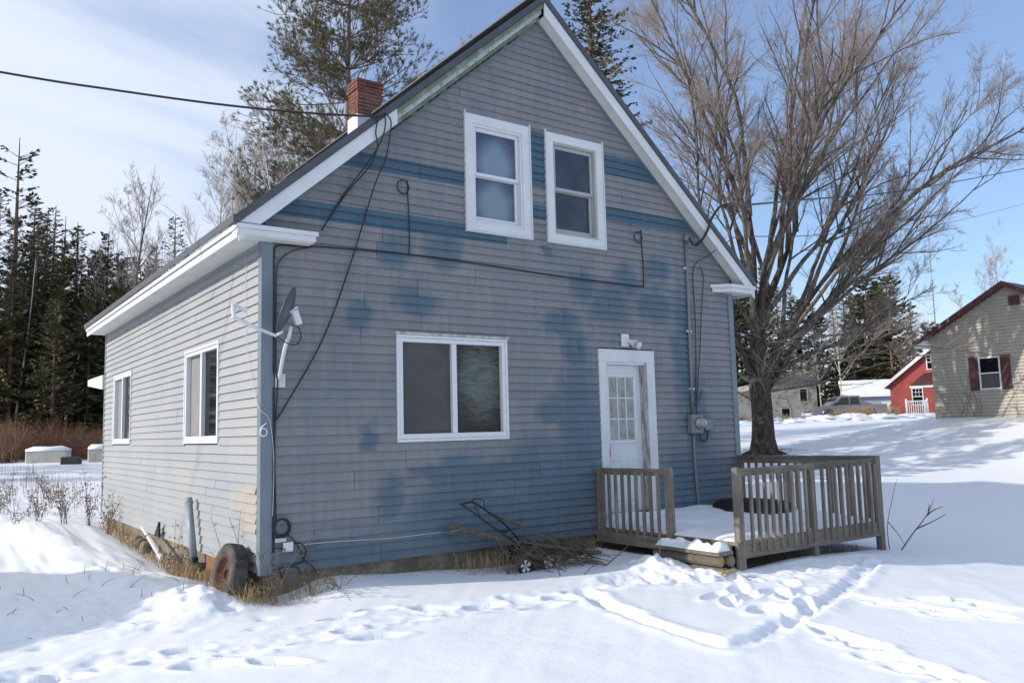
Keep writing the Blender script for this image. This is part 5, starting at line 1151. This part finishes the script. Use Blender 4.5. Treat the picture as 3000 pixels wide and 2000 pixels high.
# ------------------------------------------------------------------ trees
class Chains:
    def __init__(s): s.V = []; s.F = []; s.n = 0
    def add(s, P, r, n):
        P = np.asarray(P, float); m = len(P); d = P[-1] - P[0]; d = d / (np.linalg.norm(d) + 1e-9)
        e = np.array([0, 0, 1.]) if abs(d[2]) < .9 else np.array([1., 0, 0]); e = np.cross(d, e); e /= np.linalg.norm(e); g = np.cross(d, e)
        t = 2 * np.pi * np.arange(n) / n; ring = np.cos(t)[:, None] * e + np.sin(t)[:, None] * g
        s.V.append((P[:, None, :] + ring[None] * np.asarray(r)[:, None, None]).reshape(-1, 3))
        i = np.arange(m - 1)[:, None] * n; k = np.arange(n)[None]; k2 = (k + 1) % n
        s.F.append(np.stack([i + k, i + k2, i + n + k2, i + n + k], -1).reshape(-1, 4) + s.n); s.n += m * n
    def faces(s, V, F):
        V = np.asarray(V, float); s.V.append(V); s.F.append(np.asarray(F) + s.n); s.n += len(V)
    def mesh(s, name, m, smooth=False):
        V = np.concatenate(s.V); F = np.concatenate(s.F); k = F.shape[1]
        me = bpy.data.meshes.new(name); me.vertices.add(len(V)); me.vertices.foreach_set('co', V.ravel())
        me.loops.add(F.size); me.loops.foreach_set('vertex_index', F.ravel().astype(np.int32))
        me.polygons.add(len(F)); me.polygons.foreach_set('loop_start', (np.arange(len(F)) * k).astype(np.int32))
        if smooth: me.polygons.foreach_set('use_smooth', np.ones(len(F), bool))
        me.update(calc_edges=True); me.materials.append(m); return me
def tree_root(name, label, loc, rz=0.0, scale=1.0, group=None, cat='tree'):
    o = thing(name, label, cat, loc, group, rz); o.scale = (scale, scale, scale); return o
def child(name, me, parent):
    o = bpy.data.objects.new(name, me); COL.objects.link(o); o.parent = parent; return o
def path(rs, p, d, L_, nseg, wob, up):
    P = [np.array(p, float)]; d = np.array(d, float); d /= np.linalg.norm(d); st = L_ / nseg
    for _ in range(nseg):
        d = d + rs.normal(0, wob, 3) + np.array([0, 0, up]); d /= np.linalg.norm(d); P.append(P[-1] + d * st)
    return np.array(P)
def side_dir(rs, d, ang, bias=None):
    d = d / np.linalg.norm(d); v = rs.normal(0, 1, 3)
    if bias is not None: v = v + bias
    v = v - d * v.dot(d); v /= np.linalg.norm(v) + 1e-9
    return d * math.cos(ang) + v * math.sin(ang)
RMIN = .0048
def branch_out(rs, big, fine, P, r0, L_, lvl, cfg):
    """side shoots along a limb"""
    nsub, ratio, ang, wob, up, seg = cfg[lvl]
    n = len(P) - 1
    for k in range(nsub):
        t = rs.uniform(.18 if lvl else .25, .98); i = min(int(t * n), n - 1); q = P[i] + (P[i + 1] - P[i]) * (t * n - i)
        d = side_dir(rs, P[min(i + 1, n)] - P[i], math.radians(rs.uniform(*ang)), np.array([0, 0, .5]))
        l = L_ * ratio * rs.uniform(.55, 1.1) * (1.1 - .45 * t); r = max(r0 * (1 - .75 * t) * rs.uniform(.4, .62), RMIN)
        Q = path(rs, q, d, l, seg, wob, up); rr = np.linspace(r, max(r * .3, RMIN * .7), len(Q))
        (big if r > .02 else fine).add(Q, rr, 6 if r > .05 else (4 if r > .014 else 3))
        if lvl + 1 < len(cfg): branch_out(rs, big, fine, Q, r, l, lvl + 1, cfg)
def bark(name, c1, c2, sc=6):
    return mat(name, c1, .9, col2=c2, scale=sc, bump=.6, bscale=18, contrast=(.38, .62), stretch=(1, 1, .35))
M_maple = bark('maple_bark', (.175, .15, .125), (.05, .04, .033), 8)
M_mbutt = bark('maple_trunk_bark', (.085, .068, .055), (.022, .017, .014), 9)
M_mtwig = mat('maple_twig', (.35, .285, .24), .8, col2=(.24, .19, .16), scale=3)
M_birch = mat('birch_bark', (.50, .46, .41), .8, col2=(.22, .19, .165), scale=5, contrast=(.5, .7))
M_btwig = mat('birch_twig', (.40, .34, .30), .8, col2=(.27, .215, .185), scale=2)
M_pbark = bark('pine_bark', (.27, .20, .16), (.12, .085, .065), 9)
M_ptwig = mat('pine_branch', (.20, .125, .085), .85, col2=(.11, .075, .055), scale=4)
M_needle = mat('pine_needle', (.040, .066, .022), .7, col2=(.095, .092, .028), scale=1.4)
M_spruce = mat('spruce_needle', (.030, .050, .026), .75, col2=(.066, .075, .030), scale=.7, objinfo=.4)
M_cedar = mat('cedar_needle', (.095, .085, .030), .75, col2=(.045, .055, .022), scale=.6, objinfo=.5)
M_shrub = mat('red_brown_shrub', (.23, .085, .045), .85, col2=(.30, .19, .11), scale=.8, objinfo=.6)
# --- the big maple by the deck: vase of many stems (local x runs to the right as seen from the yard)
rs = np.random.RandomState(12); big = Chains(); fine = Chains(); butt = Chains()
tr_ = np.array([[0, 0, -.25], [0, 0, .0], [.0, 0, .5], [.02, 0, 1.2], [.0, 0, 2.0], [-.03, 0, 2.6], [-.02, 0, 3.0]])
butt.add(tr_, [.70, .53, .42, .38, .37, .39, .32], 18)
for k in range(7):
    a = 2 * math.pi * k / 7 + .3; butt.add([[math.cos(a) * .18, math.sin(a) * .18, .35], [math.cos(a) * .42, math.sin(a) * .42, .03], [math.cos(a) * .95, math.sin(a) * .95, -.14]], [.13, .11, .03], 6)
mcfg = [(16, .33, (15, 40), .10, .012, 6), (11, .44, (16, 44), .12, .012, 4), (9, .52, (18, 52), .14, .010, 3)]
# (lean of the primary limb, its start height, length, radius, leans of the stems it carries)
PRIM = [(-20, 2.3, 3.4, .15, (-46, -37, -30, -24, -18)), (-7, 2.6, 6.0, .23, (-27, -21, -15, -10, -6, -2)), (1, 2.8, 6.6, .24, (-10, -5, 0, 5, 9, 13)), (9, 2.7, 6.0, .22, (3, 8, 13, 18, 22, 27)), (21, 2.5, 5.0, .20, (16, 22, 27, 33, 38, 44)), (42, 2.2, 3.6, .18, (35, 43, 50, 57, 65, 74))]
for (lean, z, L1, r1, subs) in PRIM:
    a = math.radians(lean); d = np.array([math.sin(a), rs.uniform(-.25, .25), math.cos(a)])
    Q = path(rs, (math.sin(a) * .18, 0, z), d, L1, 6, .075, .01); butt.add(Q, np.linspace(r1, r1 * .22, 7), 11)
    for k, sl_ in enumerate(subs):
        a2 = math.radians(sl_ + rs.uniform(-2, 2)); i = min(6, 2 + k % 5); dep = rs.uniform(-.42, .42); d = np.array([math.sin(a2), dep, math.cos(a2)])
        L_ = (13.0 if abs(sl_) < 25 else (11.5 if abs(sl_) < 48 else 9.5)) * (rs.uniform(.85, 1.05)) * (.62 if sl_ < -24 else (.85 if sl_ < -10 else (.86 if sl_ > 48 else 1))); r = r1 * rs.uniform(.40, .58)
        P = path(rs, Q[i], d, L_, 16, .085, .006 if abs(sl_) < 40 else .022)
        big.add(P, r * (1 - .93 * np.linspace(0, 1, len(P)) ** .8), 8)
        branch_out(rs, big, fine, P, r, L_, 0, mcfg)
# low sprays of dead twigs on the trunk fork
for k in range(26):
    q = np.array([rs.uniform(-.2, .5), rs.uniform(-.3, .1), rs.uniform(1.6, 4.5)]); P = path(rs, q, (rs.uniform(-.4, 1), -rs.uniform(.1, 1), rs.uniform(-.2, .8)), rs.uniform(.8, 2.4), 5, .14, .0)
    fine.add(P, np.linspace(.013, .004, 6), 4); branch_out(rs, big, fine, P, .012, 2, 2, mcfg)
for k in range(6):
    P = path(rs, (.3, -.2, 2.2 + .35 * k), (1, rs.uniform(-.7, .2), rs.uniform(-.02, .35)), rs.uniform(5, 9), 9, .06, -.005); big.add(P, np.linspace(.05, .008, 10), 6); branch_out(rs, big, fine, P, .05, 5, 1, [None, (9, .34, (20, 45), .08, .01, 5), mcfg[2]])
mp_root = tree_root('maple_tree', 'large bare maple spreading its many stems behind the deck', (21.97, 10.51, surf(21.97, 10.51) - .05), math.radians(-35.4))
child('trunk', butt.mesh('maple_trunk', M_mbutt, True), mp_root); child('limbs', big.mesh('maple_limbs', M_maple, True), mp_root); child('crown', fine.mesh('maple_crown', M_mtwig), mp_root)
# leaf litter round the foot
lt = MB()
for k in range(160):
    a, q = rg.uniform(0, 6.28), rg.uniform(.4, 1.5); x, y = 21.97 + math.cos(a) * q, 10.51 + math.sin(a) * q; z = surf(x, y) + .10 * 0 + .03; w = rg.uniform(.03, .08)
    lt.add([(x - w, y, z), (x, y - w, z + w * .4), (x + w, y, z + .01), (x, y + w, z + w * .3)], [(0, 1, 2, 3)])
top(lt, 'leaf_litter', M_rust, 'brown leaf litter around the foot of the maple', None, kind='stuff')
# --- bare tree prototypes
def bare_proto(seed, h, spread, cfg, nst, r0=.13, low=.35):
    rs = np.random.RandomState(seed); b = Chains(); f = Chains()
    P = path(rs, (0, 0, -.3), (0, 0, 1), h + .3, 16, .03, .05); b.add(P, r0 * (1 - .95 * np.linspace(0, 1, 17)), 8)
    for k in range(nst):
        t = low + (1 - low) * rs.uniform(0, .95) ; i = min(int(t * 16), 15); a = rs.uniform(0, 6.28); l = h * spread * (1.25 - t) * rs.uniform(.6, 1.1)
        an = math.radians(rs.uniform(22, 45)); Q = path(rs, P[i], (math.sin(an) * math.cos(a), math.sin(an) * math.sin(a), math.cos(an)), l, 8, .06, .045); r = r0 * (1 - .9 * t) * .55
        b.add(Q, np.linspace(r, .006, 9), 5); branch_out(rs, b, f, Q, r, l, 0, cfg)
    return b, f
bcfg = [(11, .40, (24, 50), .08, .03, 5), (8, .5, (26, 58), .1, .02, 4)]
PB = []
RMIN = .006
for i, (seed, h, sp, nst, low) in enumerate([(31, 17, .36, 24, .3), (32, 18, .27, 26, .3), (33, 15, .42, 24, .25)]):
    b, f = bare_proto(seed, h, sp, bcfg, nst, .13, low); PB.append((b.mesh('bare_trunk', M_birch if i < 2 else M_maple, True), f.mesh('bare_crown', M_btwig)))
def place_bare(x, y, which, s, label, group, name='bare_tree', lean=0):
    r_ = tree_root(name, label, (x, y, gz(x, y) - .1), R.uniform(0, 6.28), s, group); r_.rotation_euler = (lean, lean * .4, r_.rotation_euler.z); child('trunk', PB[which][0], r_); child('crown', PB[which][1], r_); return r_
GBL = 'bare trees in the wood behind the house'; LBL = 'tall leafless tree with pale twigs rising behind the left roof edge'
for (x, y, w, s) in [(7.0, 45.8, 2, 1.2), (12.0, 62.0, 1, 1.2), (8.3, 59.6, 0, 1.05), (5.4, 52.5, 1, .8), (9.6, 52.0, 2, .95)]: place_bare(x, y, w, s, 'leafless tree among the spruces left of the roof', 'leafless trees among the spruces')
for (x, y, w, s) in [(11.6, 42.5, 0, 1.22), (15.0, 47.4, 1, 1.35), (17.4, 48.2, 0, 1.45), (16.6, 41.4, 1, 1.3), (14.3, 55.4, 0, 1.4), (13.1, 39.0, 2, 1.15), (21.0, 48.2, 1, 1.5), (19.5, 44.0, 0, 1.4), (12.8, 46.5, 1, 1.15)]: place_bare(x, y, w, s, LBL, GBL, 'birch_tree')
for (x, y, w, s) in [(13.3, 16.5, 1, .86), (26.2, 32.1, 0, 1.5), (24.4, 39.5, 1, 1.6), (28.5, 35.0, 1, 1.55)]: place_bare(x, y, w, s, 'leafless birch showing above the roof ridge', 'birches above the roof ridge', 'birch_tree')
for (x, y, w, s) in [(69.6, 38.1, 0, .72), (79.2, 36.2, 2, .7), (71.6, 41.6, 1, .6), (62.5, 38.0, 2, .5)]: place_bare(x, y, w, s, 'leafless roadside tree before the far evergreens', 'roadside trees')
for (x, y, w, s) in [(8.5, 12.6, 2, .6), (11.2, 13.8, 0, .62), (6.0, 14.5, 1, .66), (12.6, 11.6, 2, .55), (10.0, 17.0, 1, .72)]: place_bare(x, y, w, s, 'leafless tree standing close behind the house', 'trees close behind the house')
place_bare(72.7, 23.6, 0, .95, 'leafless tree behind the beige house', None); place_bare(101.3, 40.2, 1, .9, 'distant leafless tree over the maroon roof', None)
for k, (x, y, ln) in enumerate([(3.2, 44, .22), (4.4, 47.5, -.12), (1.2, 46, .05), (2.2, 48.5, -.05), (5.6, 46.5, .16), (3.9, 50, .03)]):
    rs = np.random.RandomState(90 + k); b = Chains(); P = path(rs, (0, 0, -.2), (ln, .1, 1), 9 + 3 * rs.rand(), 10, .045, .01); b.add(P, np.linspace(.085, .02, 11), 6)
    f = Chains(); branch_out(rs, b, f, P, .06, 7, 1, [None, (7, .22, (25, 60), .09, .02, 5), (4, .5, (20, 50), .1, .02, 4)])
    r_ = tree_root('birch_sapling', 'thin pale birch stem leaning in the dark wood', (x, y, gz(x, y)), 0, 1, 'birch stems in the dark wood'); child('trunk', b.mesh('stem', M_birch, True), r_); child('crown', f.mesh('stem_twigs', M_btwig), r_)
# --- conifers
def conifer(seed, h, rb, start, dens, needle, droop, tip=.7, tuft=(.30, .10), open_=1.0, step=.33):
    rs = np.random.RandomState(seed); b = Chains(); V = []
    b.add([[0, 0, -.3], [0, 0, h * .5], [rs.normal(0, .1), rs.normal(0, .1), h]], [h * .013, h * .009, .02], 8)
    z = h * start
    while z < h * .985:
        f_ = (z - h * start) / (h * (1 - start)); R_ = rb * ((1 - f_) ** tip) * rs.uniform(.75, 1.15) + .12
        for k in range(dens):
            a = rs.uniform(0, 6.28); L_ = R_ * rs.uniform(.65, 1.12)
            if rs.rand() > open_: continue
            up = .35 * f_ - droop * (1 - f_); d = np.array([math.cos(a), math.sin(a), up + .12])
            P = path(rs, (0, 0, z + rs.uniform(-.15, .15)), d, L_, 5, .04, .02); b.add(P, np.linspace(.028, .006, 6), 3)
            n = max(3, int(L_ / .13))
            for q in range(n):
                t = rs.uniform(.18 if open_ == 1 else .45, 1.0); i = min(int(t * 5), 4); p = P[i] + (P[i + 1] - P[i]) * (t * 5 - i)
                ld = P[i + 1] - P[i]; ld /= np.linalg.norm(ld)
                for _ in range(2):
                    sd_ = np.cross(ld, [0, 0, 1]) * rs.choice([-1, 1]) * rs.uniform(.4, 1) + ld * rs.uniform(.3, 1) + np.array([0, 0, rs.uniform(-.45, .2)]); sd_ /= np.linalg.norm(sd_)
                    l = tuft[0] * rs.uniform(.6, 1.3) * (1.15 - .35 * t); w = tuft[1] * rs.uniform(.6, 1.2); wv = np.cross(sd_, rs.normal(0, 1, 3)); wv /= np.linalg.norm(wv) + 1e-9
                    V.append([p - wv * w * .25, p + sd_ * l * .55 - wv * w * .5, p + sd_ * l, p + sd_ * l * .5 + wv * w * .5])
        z += step * rs.uniform(.75, 1.25)
    V = np.array(V).reshape(-1, 3); f = Chains(); f.faces(V, np.arange(len(V)).reshape(-1, 4))
    return b.mesh('conifer_trunk', M_ptwig, False), f.mesh('conifer_crown', needle)
PC = {'s1': conifer(1, 15, 2.3, .06, 8, M_spruce, .3, tuft=(.26, .08)), 's2': conifer(2, 13, 1.9, .10, 8, M_spruce, .35, tuft=(.25, .08)), 's3': conifer(3, 17, 2.0, .25, 5, M_spruce, .15, tip=.55, open_=.8, tuft=(.26, .085)),
      'p1': conifer(4, 18, 2.0, .42, 4, M_spruce, -.1, tip=.35, tuft=(.34, .13), open_=.75, step=.6), 'c1': conifer(5, 10, 2.2, .02, 8, M_cedar, .05, tip=.6, tuft=(.36, .14)), 'w1': conifer(6, 14, 4.2, .08, 6, M_cedar, -.05, tip=.5, tuft=(.5, .2), step=.5)}
def place_con(x, y, k, s, label, group=None, name='spruce_tree'):
    r_ = tree_root(name, label, (x, y, gz(x, y) - .1), R.uniform(0, 6.28), s, group); child('trunk', PC[k][0], r_); child('crown', PC[k][1], r_); return r_
place_con(1.4, 52.2, 'p1', 1.14, 'tallest dark pine with open crown at the wood edge', None, 'pine_tree')
for (x, y, s) in [(4.8, 57.2, .93), (5.7, 57.6, .92)]: place_con(x, y, 'p1', s, 'slim twin-topped pine left of the leafless tree', 'twin-topped pines', 'pine_tree')
for (x, y, k, s) in [(2.5, 49.0, 's1', 0.95), (4.6, 62.3, 's3', 1.10), (6.9, 53.3, 's1', 1.01), (11.8, 54.7, 's3', 1.01), (6.8, 65.7, 's3', 1.04), (11.0, 60.2, 's2', 1.10), (10.5, 68.0, 's1', 1.04), (2.7, 68.6, 's1', 1.26), (14.3, 60.3, 's2', 1.10), (1.0, 59.9, 's3', 1.10), (3.2, 60.8, 's1', 1.21), (-.6, 56, 's1', 1.21), (8.6, 50.5, 's2', 0.88), (-1.5, 63, 's1', 1.32), (9.5, 62, 's1', 0.99), (12.5, 66, 's1', 0.99), (15.5, 64, 's2', 1.04), (0.2, 72, 's1', 1.43), (5.2, 74, 's1', 1.38), (14, 72, 's1', 1.21)]:
    place_con(x, y, k, s, 'dark spruce standing in the wood behind the side yard', 'spruces in the wood')
for (x, y, k, s) in [(4.8, 44.8, 'c1', 0.95), (2.9, 43.7, 'c1', 0.88), (6.2, 44.0, 'c1', 1.00), (1.0, 46.5, 'c1', 1.04), (7.6, 46.8, 'c1', 1.04), (3.8, 48.8, 'c1', 1.22), (5.9, 49.5, 'c1', 1.28), (2.0, 51, 's2', 0.92), (4.2, 53, 's2', 1.10), (-.3, 49.5, 's2', 1.04), (8.8, 47.5, 'c1', 0.98), (0, 53, 's2', 0.98), (6.6, 56, 's2', 1.10), (2.6, 56, 's2', 1.16), (3.4, 46.5, 'c1', 1.0), (5.4, 46.8, 'c1', 1.05), (1.8, 47.8, 'c1', 1.05), (0, 47.5, 'c1', 1.0), (7.0, 49.0, 's2', 1.0), (1.2, 50, 's1', .85), (3.2, 51.5, 's1', .9), (5.0, 51.0, 's1', .85), (8.2, 53, 's1', .9), (9.6, 57, 's1', .95), (-.8, 52, 's1', .95)]:
    place_con(x, y, k, s, 'low brownish evergreen at the shaded wood edge', 'evergreens at the wood edge', 'cedar_tree')
for (x, y, k, s) in [(68.0, 49.2, 's1', 1.23), (75.3, 52.6, 'w1', 1.10), (75.2, 49.0, 's2', 1.17), (82.4, 51.3, 'w1', 1.04), (77.4, 45.0, 'w1', 0.81), (85.0, 47.0, 's1', 1.04), (83.5, 43.1, 'w1', 1.14), (81.6, 39.5, 'w1', 1.10), (95.3, 44.5, 's1', 0.91), (93.0, 41.2, 'w1', 0.78), (66.9, 50.4, 'w1', 1.17), (84.0, 57.5, 's1', 1.30), (93.0, 53.6, 's2', 1.17), (97.6, 52.8, 'w1', 1.17), (101.8, 52.2, 's1', 1.17), (72, 56, 's1', 1.37), (88, 45, 'w1', 1.04), (79, 47, 's2', 0.98), (64, 52, 's1', 1.30), (70.5, 47.5, 'w1', 1.0), (73.5, 46.0, 's1', 1.0), (80.0, 43.0, 's1', .95), (86.0, 42.0, 'w1', .95), (91.0, 46.0, 's1', 1.1), (76, 55, 'w1', 1.1)]:
    place_con(x, y, k, s, 'far olive evergreen behind the neighbouring houses', 'far evergreens', 'evergreen_tree')
for (x, y, s) in [(11.0, 9.9, .58), (13.2, 11.6, .6), (15.6, 13.4, .62)]: place_con(x, y, 'w1', s, 'low evergreen hidden behind the house', 'low evergreens behind the house', 'evergreen_tree')
PC['f1'] = conifer(7, 21.5, 3.2, .12, 9, M_spruce, .22, tuft=(.24, .085), step=.3)
place_con(17.4, 13.9, 'f1', 1.0, 'broad dark evergreen just right of the gable peak', None, 'evergreen_tree')
# --- the big red pine behind the chimney: open limbs with needle tufts
def red_pine():
    rs = np.random.RandomState(8); b = Chains(); tw = Chains(); N = []
    P0 = path(rs, (0, 0, -.3), (0, 0, 1), 24, 16, .012, .03); b.add(P0, .27 * (1 - .8 * np.linspace(0, 1, 17)), 12)
    def tuft(p, d, n_, L_):
        d = d / (np.linalg.norm(d) + 1e-9)
        for _ in range(n_):
            v = rs.normal(0, 1, 3); v -= d * v.dot(d) * .0; v = d * rs.uniform(.15, 1.1) + v / np.linalg.norm(v) * rs.uniform(.4, .9); v /= np.linalg.norm(v); l = L_ * rs.uniform(.7, 1.15)
            q = p + d * rs.uniform(-.09, .04); w = np.cross(v, rs.normal(0, 1, 3)); w = w / (np.linalg.norm(w) + 1e-9) * .0075
            N.append([q - w, q + w, q + v * l])
    for k in range(190):
        t = rs.uniform(.26, .97); i = min(int(t * 16), 15); a = rs.uniform(0, 6.28); L_ = (5.6 - 4.2 * max(0, t - .45)) * rs.uniform(.65, 1.12) * (.7 if t < .33 else 1)
        up = rs.uniform(-.15, .35); d = np.array([math.cos(a), math.sin(a), up]); Q = path(rs, P0[i], d, L_, 10, .055, .045 if up > 0 else .075); r = .055 * (1.2 - t)
        b.add(Q, np.linspace(r + .012, .010, 11), 6)
        for j in range(15):
            u_ = rs.uniform(.2, 1); ii = min(int(u_ * 10), 9); q = Q[ii]; dd = side_dir(rs, Q[ii + 1] - Q[ii], math.radians(rs.uniform(25, 60)), np.array([0, 0, .4])); l = L_ * .30 * rs.uniform(.4, 1.0)
            S = path(rs, q, dd, l, 5, .12, .06); tw.add(S, np.linspace(.016, .009, 6), 4)
            for _ in range(3):
                e = min(int(rs.uniform(1, 5)), 4); T = path(rs, S[e], side_dir(rs, S[e + 1] - S[e], math.radians(rs.uniform(20, 60)), np.array([0, 0, .6])), l * .5 * rs.uniform(.5, 1), 4, .12, .06); tw.add(T, np.linspace(.010, .007, 5), 3)
                if rs.rand() < (.36 if u_ < .55 else .75) * (.55 if t < .40 else 1): tuft(T[-1], T[-1] - T[-2], 26, .20)
            if rs.rand() < (.42 if u_ < .55 else .8) * (.55 if t < .40 else 1): tuft(S[-1], S[-1] - S[-2], 30, .21)
        if rs.rand() < .8: tuft(Q[-1], Q[-1] - Q[-2], 34, .21)
    V = np.array(N).reshape(-1, 3); f = Chains(); f.faces(V, np.arange(len(V)).reshape(-1, 3))
    rt_ = tree_root('red_pine', 'big open-limbed pine with needle tufts behind the chimney', (12.2, 24.7, gz(12.2, 24.7) - .1), .4)
    child('trunk', b.mesh('pine_trunk', M_pbark, True), rt_); child('branches', tw.mesh('pine_branches', M_ptwig), rt_); child('crown', f.mesh('pine_crown', M_needle), rt_)
red_pine()
for (x, y, k, s) in [(-16, 34, 's1', 1.1), (-20, 40, 's1', 1.2), (-12, 42, 's2', 1.1), (-25, 34, 's1', 1.1), (-30, 42, 's1', 1.2), (-8, 46, 's1', 1.1), (-36, 36, 's2', 1.2), (-18, 48, 's1', 1.2), (-5, 50, 's1', 1.1), (-42, 42, 's1', 1.3), (-26, 48, 's1', 1.3), (-14, 54, 's1', 1.3)]: place_con(x, y, k, s, 'dark spruce in the wood beyond the garage', 'spruces beyond the garage')
# --- red-brown shrubs along the wood edge and roadside bushes
def shrub_mesh(seed, n_, h, sp, m):
    rs = np.random.RandomState(seed); f = Chains()
    for k in range(n_):
        a = rs.uniform(0, 6.28); d = np.array([math.cos(a) * rs.uniform(.1, sp), math.sin(a) * rs.uniform(.1, sp), 1]); q = np.array([rs.normal(0, .3), rs.normal(0, .3), -.1]); L_ = h * rs.uniform(.5, 1.1)
        P = path(rs, q, d, L_, 5, .12, .0); f.add(P, np.linspace(.014, .005, 6), 3)
        for j in range(4):
            e = rs.randint(1, 5); Q = path(rs, P[e], side_dir(rs, P[e + 1] - P[e], math.radians(rs.uniform(20, 55))), L_ * .4, 3, .12, .02); f.add(Q, np.linspace(.008, .004, 4), 3)
    return f.mesh('shrub_stems', m)
SH = [shrub_mesh(1, 110, 1.9, .8, M_shrub), shrub_mesh(2, 100, 1.5, 1.0, M_shrub), shrub_mesh(3, 70, .9, .8, M_straw)]
for k, (x, y) in enumerate([(.8, 42.8), (1.3, 39.9), (2.2, 40.6), (2.6, 37.8), (3.5, 38.4), (3.8, 36.2), (4.8, 38.7), (.7, 46), (1.8, 44), (3.1, 44.3), (4.1, 41.2), (5.4, 41.5), (0.6, 38.6), (4.2, 41.6), (5.0, 36.6), (-.2, 41), (2.9, 42.5), (-.2, 44.5), (5.8, 39.2), (1.9, 37.2), (.2, 36.4), (3.0, 39.6), (5.2, 43.5)]):
    s_ = R.uniform(.8, 1.2); r_ = tree_root('bare_shrub', 'reddish brown leafless shrub along the wood edge', (x, y, gz(x, y)), R.uniform(0, 6.28), s_, 'shrubs along the wood edge', 'shrub'); child('stems', SH[k % 2], r_)
for k, (x, y) in enumerate([(51.0, 24.2), (49.8, 23.4), (49.2, 25.3), (45.1, 26.6), (52.3, 23.0), (50.3, 24.6), (43.0, 28.6)]):
    r_ = tree_root('dry_bush', 'dry tan bush in the ploughed snow by the road', (x, y, gz(x, y) + .2), R.uniform(0, 6.28), R.uniform(.6, .95) if k not in (3, 6) else .5, 'dry bushes by the road', 'shrub'); child('stems', SH[2], r_)
